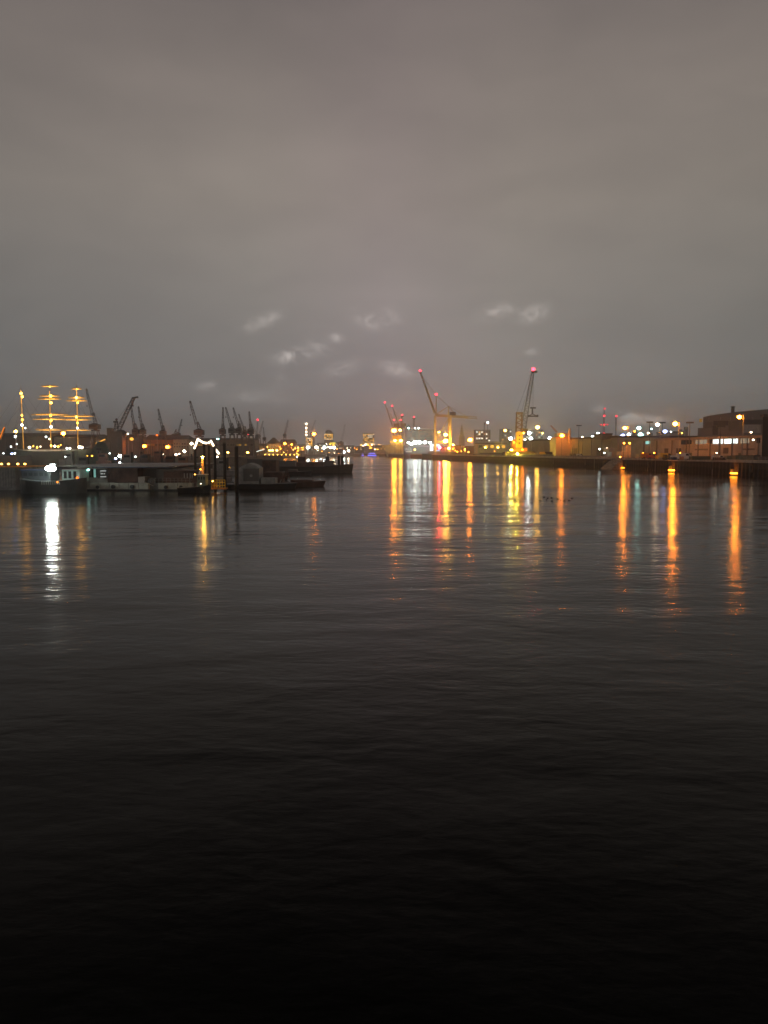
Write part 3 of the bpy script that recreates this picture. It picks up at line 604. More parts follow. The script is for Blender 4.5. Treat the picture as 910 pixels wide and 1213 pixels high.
# golden lit ship hull on the distant quay
gx0, gx1, gD = PX(308, 930), PX(361, 930), 930
gs = thing('golden_barge', 'long low ship with golden lit side on the distant quay', 'ship', ((gx0 + gx1) / 2, gD, 0))
rings = []
for i in range(13):
    f = i / 12; x = gx0 + (gx1 - gx0) * f; sh_ = 2.2 + 5.0 * (2 * f - 1) ** 2 * (1 if f > .5 else .4); wdt = 5 * (1 - abs(2 * f - 1) ** 3) + .3
    rings.append([(x, gD - wdt, sh_), (x, gD + wdt, sh_), (x, gD + wdt * .7, -.6), (x, gD - wdt * .7, -.6)])
gs.part(MB().loft(rings), 'hull', 'cream'); gs.part(MB().box(gx0 + 8, gx0 + 16, gD - 2, gD + 2, 3.2, 7.5), 'wheelhouse', 'white')
for i in range(3): gs.part(MB().tube((gx0 + 14 + i * 13, gD, 2.6), (gx0 + 14 + i * 13, gD, 12 + i), .25, .15, 6), 'mast', 'gold')
for i in range(9): gs.part(MB().ball((gx0 + 7 + i * 5, gD - 5.6, 4.4), .5, .5, .5, 6, 4), 'lantern', G(YEL, 14))
for i in range(9): pass

# ---------------------------------------------------------------- cranes
def harbour_crane(bx, D, cab_y, tip, root_px, label, gz=5.0, m='steel', cabw=None, leg_w=4.5, mast=True, jw=(1.3, .7), red=False, group=None, name='harbour_crane', sheave=.55):
    b = P(bx, cab_y, D); zc = b.z; X = b.x; w2 = leg_w / 2
    cabw = cabw or leg_w * .9
    t_ = thing(name, label, 'crane', (X, D, gz), group)
    zp = zc - 2.2
    for i in (-1, 1):
        for j in (-1, 1): t_.part(MB().bar((X + i * w2 * 1.15, D + j * w2 * 1.15, gz), (X + i * w2 * .55, D + j * w2 * .55, zp - .3), .55, .4), 'leg', m)
    t_.part(MB().box(X - w2 * .75, X + w2 * .75, D - w2 * .75, D + w2 * .75, zp - .3, zp + .5).tube((X, D, zp + .5), (X, D, zc - 1.2), w2 * .45, w2 * .4, 8), 'portal', m)
    cab = t_.part(MB().box(X - cabw * .55, X + cabw * .45, D - cabw * .4, D + cabw * .4, zc - 1.2, zc + 1.8).add(
        [(X - cabw * .55, D - cabw * .4, zc + 1.8), (X + cabw * .45, D - cabw * .4, zc + 1.8), (X + cabw * .45, D + cabw * .4, zc + 1.8), (X - cabw * .55, D + cabw * .4, zc + 1.8), (X - cabw * .2, D, zc + 2.8), (X + cabw * .1, D, zc + 2.8)],
        [(0, 1, 5, 4), (2, 3, 4, 5), (0, 4, 3), (1, 2, 5)]), 'machinery_house', m)
    cab.part(MB().box(X - cabw * .5, X + cabw * .2, D - cabw * .4 - .06, D - cabw * .4 + .05, zc + .2, zc + 1.2), 'window', 'glass')
    rt = P(root_px[0], root_px[1], D); tp = P(tip[0], tip[1], D)
    if mast:
        mt_ = Vector((X + .3, D, zc + 1.8)); top = Vector((rt.x + (X - rt.x) * .3, D, max(rt.z, zc + 4) + (tp.z - rt.z) * .12))
        t_.part(MB().lattice(mt_ - Vector((0, 0, .5)), top, 2.2, .9, 5, .16), 'mast', m)
        t_.part(MB().tube(top, tp.lerp(rt, .12), .06, .06, 4), 'luffing_rope', m)
    t_.part(MB().lattice(rt, tp, jw[0], jw[1], max(7, int((tp - rt).length / 2)), .11), 'jib', m)
    t_.part(MB().ball(tp, sheave * .8, sheave * .5, sheave, 8, 5), 'sheave', m)
    t_.part(MB().tube(tp, (tp.x, D, (tp.z + zc) / 2 + 2), .05, .05, 4).cbox((tp.x, D, (tp.z + zc) / 2 + 1.2), .6, .4, .9), 'hook', m)
    if red: t_.part(MB().ball(tp + Vector((0, 0, sheave * 1.4)), red * D / FPX, None, None, 8, 5), 'warning_light', G(RED, 5))
    return t_
C_ = harbour_crane
C_(113, 530, 506, (102.5, 461.5), (109.5, 492), 'big dark harbour crane with jib leaning left beside the third lit mast', cabw=6.5, leg_w=6, jw=(1.5, .9), sheave=.8)
C_(161, 520, 512, (155.3, 481), (159.5, 509), 'thin jib crane rising just right of the floating crane boom')
C_(169.5, 522, 512, (164, 482), (168.3, 508), 'thin jib crane above the left deep orange lamp')
C_(193.5, 520, 514, (187.5, 485), (193, 510), 'lone thin jib crane above the right deep orange lamp')
C_(211, 620, 516, (215.3, 497), (211.5, 512), 'faint distant crane leaning right over the cream house', jw=(.9, .6), mast=False)
C_(206, 610, 518, (208.6, 509), (205, 516.5), 'short red tipped crane arm beside the faint crane', jw=(.8, .5), mast=False, m='rust')
C_(236.5, 500, 513, (225.3, 476), (233, 503), 'red brown harbour crane leaning left above the string of lights', m='rust', cabw=6, leg_w=6, jw=(1.6, .9), sheave=.8)
C_(264, 500, 512, (264.2, 483), (264, 508), 'leftmost crane of the close group, its jib upright', jw=(1.2, .7))
C_(275, 505, 511, (267.5, 483), (274.2, 507), 'second crane of the close group, jib leaning left')
C_(283.5, 508, 511, (276.4, 483.5), (283.4, 507), 'third crane of the close group, jib leaning left')
C_(290, 540, 514, (283, 491), (289.6, 511), 'slimmer crane behind the third crane of the close group', jw=(.9, .5))
C_(297.5, 505, 512, (295.3, 488), (297, 508), 'fourth tall crane of the close group, above the right yellow lamp')
C_(305, 900, 517, (296.8, 499), (304, 514), 'distant crane with jib crossing behind the fourth tall crane', gz=4.2, jw=(1.6, .9), mast=False)
C_(304.5, 905, 519, (305.3, 498), (304.6, 514), 'distant upright crane with a red lamp at its tip', gz=4.2, jw=(1.6, .9), mast=False, red=1.0)
C_(307, 910, 517, (311.6, 499), (307.5, 514), 'distant crane leaning right beside the red tipped one', gz=4.2, jw=(1.6, .9), mast=False)
C_(313.5, 930, 520, (312, 507), (313, 517), 'small faint crane left of the hipped roof house', gz=4.2, jw=(1.3, .8), mast=False)
C_(337.5, 960, 516, (341.2, 498), (338, 512), 'distant crane leaning right over the golden quay', gz=4.2, jw=(1.9, 1.1))
C_(369, 1300, 514, (373.6, 498), (369.5, 510), 'faint distant crane arm leaning right beside the lit tower crane', gz=4.2, jw=(2.0, 1.2), mast=False)
C_(404.5, 1300, 524, (408.8, 503), (405, 521), 'faint distant crane leaning right of the domed tower block', gz=4.2, jw=(2.4, 1.4), mast=False)
C_(574, 1300, 502, (579, 499.5), (575, 501), 'tiny far crane head next to the lone white lamp', jw=(1.2, .8), mast=False, cabw=2, leg_w=2)
single(MB().ball(P(293.5, 514, 700), .9), 'warning_lamp', G(RED, 4), 'red warning lamp among the close group of thin cranes', 'lamp', tuple(P(293.5, 514, 700)))
# ladder mast with red lamp carried on
mast0 = P(293.5, 515, 700)
single(MB().lattice((mast0.x, 700, 4.6), mast0, 1.0, .8, 8, .1), 'radio_mast', 'steel', 'short lattice mast under the red lamp among the thin cranes', 'mast', (mast0.x, 700, 5))

# floating crane with large boom
fD = 500
fc = thing('floating_crane', 'large dark floating crane with long boom rising to the right', 'floating crane', (PX(140, fD), fD - 45, 0)); 
fD = 458
ax = PX(140, fD); 
fc.loc = Vector((ax, fD, 0)); fc.o.location = (ax, fD, 0)
fc.part(MB().box(ax - 12, ax + 14, fD - 7, fD + 7, -.6, 2.4), 'pontoon', 'black')
fc.part(MB().box(ax - 3.6, ax + 3.6, fD - 3, fD + 3, 2.405, PZ(518, fD)), 'tower', 'steel')
fc.part(MB().box(PX(129, fD), PX(133.5, fD), fD - 2.5, fD + 2.5, PZ(524, fD), PZ(507, fD)), 'counterweight', 'steel')
fc.part(MB().box(PX(131, fD), PX(147, fD), fD - 3.2, fD + 3.2, PZ(519.5, fD), PZ(511, fD)).ball((PX(144, fD), fD, PZ(514, fD)), 3.5, 3, 2.6, 10, 6), 'machinery_house', 'steel')
fc.part(MB().lattice(P(137.5, 511, fD), P(138, 499, fD), 2.2, 1.2, 5, .2).box(PX(135.5, fD), PX(140.5, fD), fD - .6, fD + .6, PZ(500.6, fD), PZ(498.6, fD)).ball(P(138, 497, fD), .8, .6, .8), 'mast', 'steel')
fc.part(MB().lattice(P(140.5, 509, fD), P(158.5, 471, fD), 2.0, 1.3, 15, .2), 'boom', 'steel')
fc.part(MB().bar(P(157.5, 471.5, fD), P(163.5, 470, fD), 1.0, .7).ball(P(163, 470.6, fD), .6), 'boom_head', 'steel')
fc.part(MB().tube(P(138, 498, fD), P(156, 474, fD), .07, .07, 4).tube(P(158.2, 472, fD), P(144, 507, fD), .12, .12, 4).tube(P(157.5, 480, fD), P(158.6, 472, fD), .1, .1, 4).cbox(P(157.4, 481.5, fD), .9, .7, .9), 'rope', 'steel')

# ship to shore crane with boom up
sD = 850
def sts(label, D, pv, tip, mast_top, end, apex, leg1, leg2, gz, gird_y, m='crane_tan', bw=3.0, red=1.3, name='gantry_crane', th=None):
    k = D / FPX; th = th or 1.5 * k
    t_ = thing(name, label, 'crane', (PX((leg1 + leg2) / 2, D), D, gz))
    pvp = P(*pv, D); tp = P(*tip, D); mtp = P(*mast_top, D); en = P(*end, D); ap = P(*apex, D)
    dy = 9
    for q in (0, 1):
        yy = D + q * dy * 2
        for lx, ww in ((leg1, .5), (leg2, .95)):
            x = PX(lx, D); zt = PZ(gird_y, D)
            t_.part(MB().bar((x, yy, gz), (x, yy, zt), th * ww * 2, th * ww * 1.7), 'leg', m)
    t_.part(MB().bar((PX(leg1, D), D, gz + (pvp.z - gz) * .3), (PX(leg2, D), D, gz + (pvp.z - gz) * .3), th * .8).bar((PX(leg1, D), D + 2 * dy, gz + (pvp.z - gz) * .3), (PX(leg2, D), D + 2 * dy, gz + (pvp.z - gz) * .3), th * .8), 'sill_beam', m)
    t_.part(MB().bar((PX(leg1, D), D, gz + (pvp.z - gz) * .32), (PX(leg2, D), D, gz + (pvp.z - gz) * .95), th * .45), 'brace', m)
    g0 = Vector((pvp.x, D + dy, PZ(gird_y, D))); g1 = Vector((en.x, D + dy, en.z))
    t_.part(MB().bar(g0, g0.lerp(g1, .78), th * 1.9).lattice(g0.lerp(g1, .78), g1, th * 1.8, th * 1.5, 4, th * .22), 'girder', m)
    pv2 = Vector((pvp.x, D + dy, pvp.z)); t2 = Vector((tp.x, D + dy, tp.z)); m2 = Vector((mtp.x, D + dy, mtp.z)); a2 = Vector((ap.x, D + dy, ap.z))
    t_.part(MB().lattice(pv2, t2, th * 1.5, th * .9, 16, th * .2).bar(pv2, pv2.lerp(t2, .70), th * .95), 'boom', m)
    bs = MB()
    for f in (.74, .84, .94): bs.bar(pv2.lerp(t2, f), pv2.lerp(t2, f + .045), th * 1.05)
    t_.part(bs, 'boom_band', 'red')
    t_.part(MB().bar((mtp.x, D + dy, g0.z), m2, th * .9, th * .6), 'mast', m)
    t_.part(MB().bar(m2 - Vector((0, 0, 2 * k)), pv2.lerp(t2, .62), th * .22), 'boom_latch', m)
    t_.part(MB().bar((ap.x, D + dy, g0.z), a2, th * 1.1, th * .7).bar(a2, (mtp.x + 1, D + dy, g0.z + 1.5), th * .55).bar(a2, g0.lerp(g1, .52), th * .55), 'rear_frame', m)
    t_.part(MB().tube(m2, a2, .3, .3, 4).tube(a2, g0.lerp(g1, .8), .3, .3, 4).tube(m2, pv2.lerp(t2, .9), .25, .25, 4), 'stay', m)
    mh = g0.lerp(g1, .42)
    t_.part(MB().cbox((mh.x, mh.y, mh.z + th * .7), 7 * k, 5, 4 * k), 'machinery_house', 'steel')
    t_.part(MB().ball(t2 + Vector((0, 0, 1)), red * k, None, None, 8, 5), 'warning_light', G(RED, 9)); t_.part(MB().ball(m2 + Vector((0, 0, 1)), red * k, None, None, 8, 5), 'warning_light', G(RED, 9))
    return t_
sts('tall container gantry crane with boom raised left of the spire', 850, (516, 489), (498.3, 439), (517.5, 467.5), (566.5, 494.5), (532.3, 480.6), 516, 533.5, QZ, 491.5)
for (x, lab, tip, pv) in [(470, 'leftmost distant gantry crane with raised boom and red tip', (456, 477), (465, 504)), (476, 'second distant gantry crane with raised boom and red tip', (464.8, 481), (473, 504))]:
    sts(lab, 1260, pv, tip, (pv[0] + 2, pv[1] - 6), (pv[0] + 12, pv[1] + 2), (pv[0] + 6, pv[1] - 3), pv[0] + 1, pv[0] + 8, 4.2, pv[1] + 2, m='grey', red=.8, th=1.1)
for (x, y0, y1, lab) in [(476.5, 492.5, 511, 'short red topped mast left of the container ship'), (490.5, 495, 508, 'short red topped mast over the middle of the container ship')]:
    p = P(x, y0, 1150); t_ = thing('signal_mast', lab, 'mast', (p.x, 1150, 4.2 if x < 480 else 40))
    t_.part(MB().lattice((p.x, 1150, 4.2), p, 2.6, 1.8, 16, .35), 'lattice', 'steel'); t_.part(MB().box(p.x - 2, p.x + 2, 1149, 1151, p.z - 2, p.z), 'platform', 'steel'); t_.part(MB().ball(p + Vector((0, 0, 1.2)), 1.1), 'warning_light', G(RED, 6))
# mobile harbour crane
mD = 530; kx = mD / FPX
mc = thing('mobile_harbour_crane', 'yellow lit mobile harbour crane with lattice boom raised to the right', 'crane', (PX(615, mD), mD, QZ))
X0 = PX(615, mD)
mc.part(MB().box(PX(599, mD), PX(632, mD), mD - 4, mD + 4, QZ + 1.0, QZ + 3.0), 'chassis', 'rust')
for i in range(7):
    for j in (-1, 1): mc.part(MB().tube((PX(602 + i * 4.4, mD), mD + j * 4 - .5, QZ + .8), (PX(602 + i * 4.4, mD), mD + j * 4 + .5, QZ + .8), .78, .78, 10), 'wheel', 'black')
for x in (597.5, 633):
    for j in (-1, 1): mc.part(MB().bar((PX(x, mD), mD + j * 6, QZ + .3), (PX(x, mD), mD + j * 6, QZ + 2.4), .8).bar((PX(x, mD), mD + j * 6, QZ + 2.2), (PX(615 + (x - 615) * .85, mD), mD + j * 3, QZ + 2.2), .7).cbox((PX(x, mD), mD + j * 6, QZ + .02), 2.2, 2.2, .35), 'outrigger', 'rust')
mc.part(MB().box(PX(607, mD), PX(624, mD), mD - 3.2, mD + 3.2, QZ + 3.005, PZ(530.5, mD)).box(PX(606, mD), PX(610.5, mD), mD - 2.6, mD + 2.6, PZ(530.4, mD), PZ(521, mD)), 'machinery_house', 'orange')
mc.part(MB().box(PX(611, mD), PX(618.3, mD), mD - 2.2, mD + 2.2, PZ(530.4, mD), PZ(511.5, mD)), 'tower', mat('lit_yellow_steel', (.82, .56, .02), .5, 0, .08))
for y in (516, 520.5, 525): mc.part(MB().tube((PX(614.6, mD), mD - 2.35, PZ(y, mD)), (PX(614.6, mD), mD - 2.1, PZ(y, mD)), .65, .65, 10), 'hatch', 'black')
mc.part(MB().lattice((PX(614.6, mD), mD, PZ(511.4, mD)), (PX(614.8, mD), mD, PZ(489.5, mD)), 3.9, 3.5, 8, .32, (1, 0, 0)).box(PX(611, mD), PX(618.5, mD), mD - 1.8, mD + 1.8, PZ(490, mD), PZ(488.4, mD)), 'tower_top', mat('tan_steel', (.36, .24, .11), .6))
mc.part(MB().lattice(P(619.5, 512, mD), P(631.5, 440.5, mD), 3.2, 1.5, 24, .19), 'boom', 'grey')
mc.part(MB().box(PX(629, mD), PX(635, mD), mD - 1, mD + 1, PZ(441.6, mD), PZ(439.6, mD)).ball(P(632, 440.3, mD), 1.5, .8, .8), 'boom_head', 'steel')
mc.part(MB().ball(P(632, 437.3, mD), 1.15, None, None, 10, 6), 'warning_light', G(RED, 14))
mc.part(MB().box(PX(619, mD), PX(624.5, mD), mD - 2.6, mD + .6, PZ(511.5, mD), PZ(508, mD)), 'cab', 'steel')
mc.part(MB().tube(P(612, 489, mD), P(629, 442, mD), .09, .09, 4).tube(P(617.5, 489, mD), P(630.5, 442, mD), .09, .09, 4), 'luffing_rope', 'steel')
for (x, y, c, s, lab) in [(620.5, 513, SOD, 30, 'orange work lamp under the cab of the mobile crane'), (609, 524, DEEP, 10, 'small deep orange lamp at the left foot of the crane tower'), (619, 532.5, DEEP, 14, 'deep orange lamp at the base of the mobile crane'), (641, 536.5, SOD, 25, 'orange lamp on the quay right of the mobile crane')]:
    A(x, y, mD - 4, c, s, 1.2, lab, 'wall', name='work_lamp')
A(606, 533, mD - 11, LEM, 800, .8, 'added yellow floodlight on the quay aimed at the mobile crane tower', 'post')  # added to brighten the yellow crane tower
A(613, 537.5, mD - 11, LEM, 800, .8, 'added low yellow floodlight in front of the mobile crane tower', 'post')  # lower floodlight added for the same tower
sprd = thing('container_spreader', 'dark container spreader hanging from the mobile crane boom', 'spreader', tuple(P(631, 493, mD)))
sprd.part(MB().box(PX(627.5, mD), PX(634, mD), mD - .6, mD + .6, PZ(484, mD), PZ(482.3, mD)), 'hook_block', 'steel')
sprd.part(MB().bar(P(630.8, 484, mD), P(630.8, 491, mD), .9), 'rotator', 'steel')
sprd.part(MB().bar(P(626, 493, mD), P(636.5, 493, mD), .9).bar(P(630.8, 490, mD), P(626.5, 493, mD), .5).bar(P(630.8, 490, mD), P(636, 493, mD), .5), 'frame', 'steel')
for x in (626, 636.6): sprd.part(MB().cbox(P(x, 494, mD), .9, 2.6, 1.5), 'twistlock', 'steel')
sprd.part(MB().tube(P(632, 440, mD), P(630.2, 482.3, mD), .06, .06, 4).tube(P(632.4, 440, mD), P(631.8, 482.3, mD), .06, .06, 4), 'hoist_rope', 'steel')
# lit tower crane mast in the far centre
tcx = P(363, 501, 1050)
tcr = thing('tower_crane', 'slender orange lit tower crane mast with flared top', 'crane', (tcx.x, 1050, 4.2))
tcr.part(MB().lattice((tcx.x, 1050, 4.2), (tcx.x, 1050, tcx.z - 2), 2.6, 2.2, 16, .35), 'mast', 'white'); tcr.part(MB().box(tcx.x - 2.8, tcx.x + 2.8, 1048, 1052, tcx.z - 2, tcx.z).box(tcx.x - 1.4, tcx.x + 1.4, 1049, 1051, tcx.z - 5, tcx.z - 2), 'slewing_head', 'white')
for y in (502, 507, 511.5, 515): tcr.part(MB().ball(P(363, y, 1046), 1.0, None, None, 8, 4), 'lantern', G(WARM, 10))
# radio mast with red lamps
rD = 1700; rp = P(716, 482.5, rD)
rm = thing('radio_mast', 'distant lattice radio mast carrying rows of red lamps', 'mast', (rp.x, rD, QZ))
rm.part(MB().lattice((rp.x, rD, QZ), rp, 5, 1.2, 18, .3), 'lattice', 'steel'); rm.part(MB().box(rp.x - 9, rp.x + 9, rD - 1, rD + 1, PZ(504, rD), PZ(503.4, rD)), 'crossbar', 'steel')
for (x, y, r_) in [(716.5, 484, 1.0), (716, 492.5, 1.3), (712.3, 503, .7), (716, 503, 1.1), (719.7, 503, .7), (715.5, 513.5, 1.2)]: rm.part(MB().ball(P(x, y, rD - 4), r_ * rD / FPX, None, None, 8, 4), 'warning_light', G(RED, 3.5))
ch2 = P(730, 494, 1500); cm = thing('chimney_stack', 'slim distant chimney with one red lamp right of the radio mast', 'chimney', (ch2.x, 1500, QZ))
cm.part(MB().tube((ch2.x, 1500, QZ), ch2, 1.7, 1.2, 10), 'shaft', mat('grey_block', (.24, .26, .25), .8)); cm.part(MB().ball(ch2 + Vector((0, -2, 1.8)), 1.9, None, None, 8, 4), 'warning_light', G(RED, 3.5))

# ---------------------------------------------------------------- container ship and neighbours, far centre
kD = 940; X = lambda x: PX(x, kD); Z = lambda y: PZ(y, kD)
shp = thing('container_ship', 'large grey container ship moored with stacked containers in white light', 'ship', (X(497), kD, 0))
shp.part(MB().add([(X(478.5), kD, -1), (X(546), kD - 6, -1), (X(546), kD + 18, -1), (X(478.5), kD + 18, -1), (X(478), kD - 1, Z(528)), (X(548), kD - 8, Z(530)), (X(548), kD + 20, Z(530)), (X(478), kD + 20, Z(528))],
    [(0, 3, 2, 1), (4, 5, 6, 7), (0, 1, 5, 4), (1, 2, 6, 5), (2, 3, 7, 6), (3, 0, 4, 7)]), 'hull', mat('ship_grey', (.13, .16, .17), .6))
shp.part(MB().box(X(481), X(514.5), kD + 2, kD + 20, Z(509.6), Z(508.4)).box(X(481), X(483.4), kD + 3, kD + 5, Z(528), Z(509.7)).box(X(512.5), X(514.4), kD + 3, kD + 5, Z(528), Z(509.7)), 'lashing_bridge', 'grey')
shp.part(MB().bar((X(514), kD + 4, Z(509)), (X(520.5), kD + 4, Z(519)), 1.0), 'brace', 'yellow')
cmesh = []
cw = (X(512.4) - X(483.6)) / 12; chh = (Z(510) - Z(527.8)) / 7
for c_ in ((.22, .30, .28), (.30, .33, .30), (.16, .22, .24), (.34, .30, .24)):
    me = bpy.data.meshes.new('container'); b_ = MB().box(-cw * .46, cw * .46, 0, 6, 0, chh * .9); me.from_pydata([tuple(v) for v in b_.v], [], b_.f); me.materials.append(mat('container_paint_%g' % c_[0], c_, .6)); cmesh.append(me)
for i in range(12):
    for j in range(7): shp.share(random.choice(cmesh), 'container', (X(483.6) + cw * (i + .5), kD + 4.5 + random.uniform(0, .6), Z(527.8) + chh * j))
nm = thing_txt = None
def text(body, size, loc, m, parent, name='lettering'):
    cu = bpy.data.curves.new(name, 'FONT'); cu.body = body; cu.size = size; cu.extrude = .05; cu.offset = size * .012; cu.align_x = 'CENTER'
    cu.materials.append(m); tmp = bpy.data.objects.new('tmp', cu); COL.objects.link(tmp); me = bpy.data.meshes.new_from_object(tmp); bpy.data.objects.remove(tmp)
    o = bpy.data.objects.new(name, me); COL.objects.link(o); o.parent = parent.o; o.location = Vector(loc) - parent.loc; o.rotation_euler = (math.pi / 2, 0, 0); return o
pn = shp.part(MB().box(X(478.6), X(489), kD - 5, kD - 3.9, Z(538.5), Z(529)), 'stern_panel', mat('stern_blue', (.06, .09, .12), .6))
text('ACL', 4.4, (X(484), kD - 5.1, Z(533.3)), M_('white'), shp)
gb = MB()
for q, ww in ((0, 1.0), (1.3, 1.2), (2.8, .9), (4.0, 1.3), (5.6, 1.0)): gb.box(X(480.6) + q * 1.15, X(480.6) + (q + ww) * 1.15, kD - 5.15, kD - 5.02, Z(535.6), Z(534))
shp.part(gb, 'name_lettering', 'white')
shp.part(MB().box(X(483), X(484.5), kD + 2, kD + 4, Z(508.4), Z(503)).box(X(480), X(487), kD + 2, kD + 4, Z(506.3), Z(505.4)), 'funnel_mast', 'grey')
A(484, 507, kD, TEAL, 14, .8, 'tiny green lamp on the top left of the container ship', 'wall', gz=Z(509), name='ship_lamp')
A(491.5, 507, kD, WHT, 12, .7, 'tiny white lamp on the ship top beside the short mast', 'wall', gz=Z(509), name='ship_lamp')
A(496, 507.3, kD, WHT, 12, .9, 'tiny white lamp in the middle of the container ship top', 'wall', gz=Z(509), name='ship_lamp')
A(491.5, 532.5, kD - 9, YEL, 12, .8, 'small yellow lamp on the ship gangway', 'wall', name='ship_lamp')
scn = thing('floodlit_screen', 'bright white floodlit screen with small coloured poster beside the ship', 'screen', (X(514), kD - 12, QZ))
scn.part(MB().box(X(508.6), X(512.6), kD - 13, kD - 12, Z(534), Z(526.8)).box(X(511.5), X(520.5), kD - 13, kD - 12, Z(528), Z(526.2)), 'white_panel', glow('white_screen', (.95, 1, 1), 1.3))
scn.part(MB().box(X(513.3), X(520.5), kD - 12.6, kD - 12, Z(534.5), Z(528.1)), 'poster', glow('poster_blue', (.5, .62, .95), .9))
scn.part(MB().box(X(514.6), X(517), kD - 12.9, kD - 12.65, Z(533), Z(529.6)), 'poster_patch', glow('poster_orange', (.9, .35, .15), .8)); scn.part(MB().box(X(517), X(518.3), kD - 12.9, kD - 12.65, Z(533), Z(530.4)), 'poster_patch', glow('poster_red', (.8, .12, .12), .8))
A(521, 530, kD - 14, RED, 330, 1.5, 'red lamp at the right end of the white screen', 'wall', name='ship_lamp')
# pale ship to the left
pD = 1150; Xp = lambda x: PX(x, pD); Zp = lambda y: PZ(y, pD)
ps = thing('pale_ferry', 'pale lit ship bow under the golden floodlights, left of the container ship', 'ship', (Xp(468), pD, 0))
rings = []
for i in range(9):
    f = i / 8; x = Xp(456) + (Xp(478) - Xp(456)) * f; wd = 9 * min(1, .15 + f * 1.4); top = Zp(527.5 - 1.8 * min(1, f * 2))
    rings.append([(x + (0 if i else -1), pD - wd, top), (x, pD + wd, top), (x + 3 * (1 - f), pD + wd * .6, -.8), (x + 3 * (1 - f), pD - wd * .6, -.8)])
ps.part(MB().loft(rings), 'hull', mat('pale_hull', (.62, .60, .46), .6))
for i in range(5): ps.part(MB().box(Xp(461.5 + i * 3.4), Xp(461.8 + i * 3.4), pD - 10.5, pD - 8.8, 2, Zp(526.6)), 'fender_strip', 'cream')
ps.part(MB().box(Xp(462), Xp(477), pD - 5, pD + 6, Zp(525.6), Zp(521)), 'deckhouse', 'white'); ps.part(MB().box(Xp(465), Xp(476), pD - 3, pD + 5, Zp(520.9), Zp(516)), 'bridge_deck', 'yellow')
for i in range(7): ps.part(MB().box(Xp(463 + i * 2), Xp(464 + i * 2), pD - 5.2, pD - 4.9, Zp(524.6), Zp(522.6)), 'window', G(YEL, 1.5))
# long dark lighters moored at the near side of the ship
for (x0, x1, D, yt, lab, mm) in [(500, 556, 800, 535.6, 'long dark lighter moored in front of the container ship', 'green'), (560, 612, 640, 536.4, 'second dark lighter below the golden lit shed', 'black')]:
    a, b = PX(x0, D), PX(x1, D); t_ = thing('lighter_barge', lab, 'barge', ((a + b) / 2, D, 0))
    rr_ = []
    for i in range(11):
        f = i / 10; x = a + (b - a) * f; wd = 4.5 * (1 - max(0, abs(2 * f - 1) - .75) * 2.2); tz = PZ(yt, D) * (.72 + .1 * max(0, abs(2 * f - 1) - .6) * 5 * .5) 
        off = -.123 * 0
        rr_.append([(x, D - wd, tz), (x, D + wd, tz), (x, D + wd * .85, -.8), (x, D - wd * .85, -.8)])
    t_.part(MB().loft(rr_), 'hull', mm); t_.part(MB().box(a + 6, b - 9, D - 2.8, D + 2.8, PZ(yt, D) * .8, PZ(yt, D)), 'hatch_cover', 'dclad'); t_.part(MB().box(b - 8, b - 4, D - 2, D + 2, PZ(yt, D) * .8, PZ(yt, D) + 1), 'wheelhouse', 'grey')

# ---------------------------------------------------------------- things on the right quay
def block(x0, x1, y0, y1, D, dep, m, label, cat='container', name='shipping_container', z0=None):
    a, b = PX(x0, D), PX(x1, D); zb = QZ + .02 if z0 is None else z0; zt = PZ(y0, D)
    t_ = thing(name, label, cat, ((a + b) / 2, D, zb))
    t_.part(MB().box(a + .08, b - .08, D + .08, D + dep - .08, zb + .1, zt - .06), 'shell', m)
    fr = MB(); s = .14
    for (x, y) in ((a, D), (b - s, D), (a, D + dep - s), (b - s, D + dep - s)): fr.box(x, x + s, y, y + s, zb, zt)
    fr.box(a + s, b - s, D, D + s, zt - s, zt).box(a + s, b - s, D, D + s, zb, zb + s)
    t_.part(fr, 'frame', m)
    n_ = max(3, int((b - a) / .8)); rb = MB()
    for i in range(n_): x = a + .25 + (b - a - .6) * i / n_; rb.box(x, x + .25, D + .03, D + .078, zb + s + .05, zt - s - .05)
    t_.part(rb, 'corrugation', m); return t_
tops = [(741.2, 747.2, [527.3, 532.3, 537.5]), (735.2, 740.9, [534.8, 539.5])]
zc = []
for (x0, x1, ys) in tops:
    for i, y in enumerate(ys):
        zb = QZ + .02 if i == len(ys) - 1 else PZ(ys[i + 1], 378) + .02
        block(x0, x1, y, 0, 378, 6, mat('pale_container', (.72, .58, .40), .6), ['top', 'middle', 'bottom'][i + (3 - len(ys))] + ' orange lit container of the ' + ('taller right stack' if len(ys) == 3 else 'shorter left stack') + ' on the quay', z0=zb)
block(820, 842, 540.3, 0, 262, 2.6, 'green', 'long dark green container below the warehouse')
block(871.5, 894, 539.2, 0, 259, 2.6, mat('olive_container', (.22, .19, .10), .7), 'olive container below the lit end of the warehouse')
block(895, 901.5, 539.0, 0, 258, 2.6, 'roof', 'small black container beside the olive one')
block(862, 870.5, 539.8, 0, 263, 2.6, mat('olive_container', (.22, .19, .10), .7), 'short olive container left of the long olive one')
block(842.5, 848, 539.4, 0, 268, 2.4, 'orange', 'bright orange skip beside the green container', 'skip', 'skip_container')
block(779, 786, 539.4, 0, 300, 2.4, 'yellow', 'yellow skip near the slipway', 'skip', 'skip_container')
block(903, 914, 540.6, 0, 250, 2.6, 'rust', 'rust brown container at the right edge of the quay')
block(725, 733, 535.5, 0, 395, 6, 'clad', 'pale grey container left of the orange stacks')
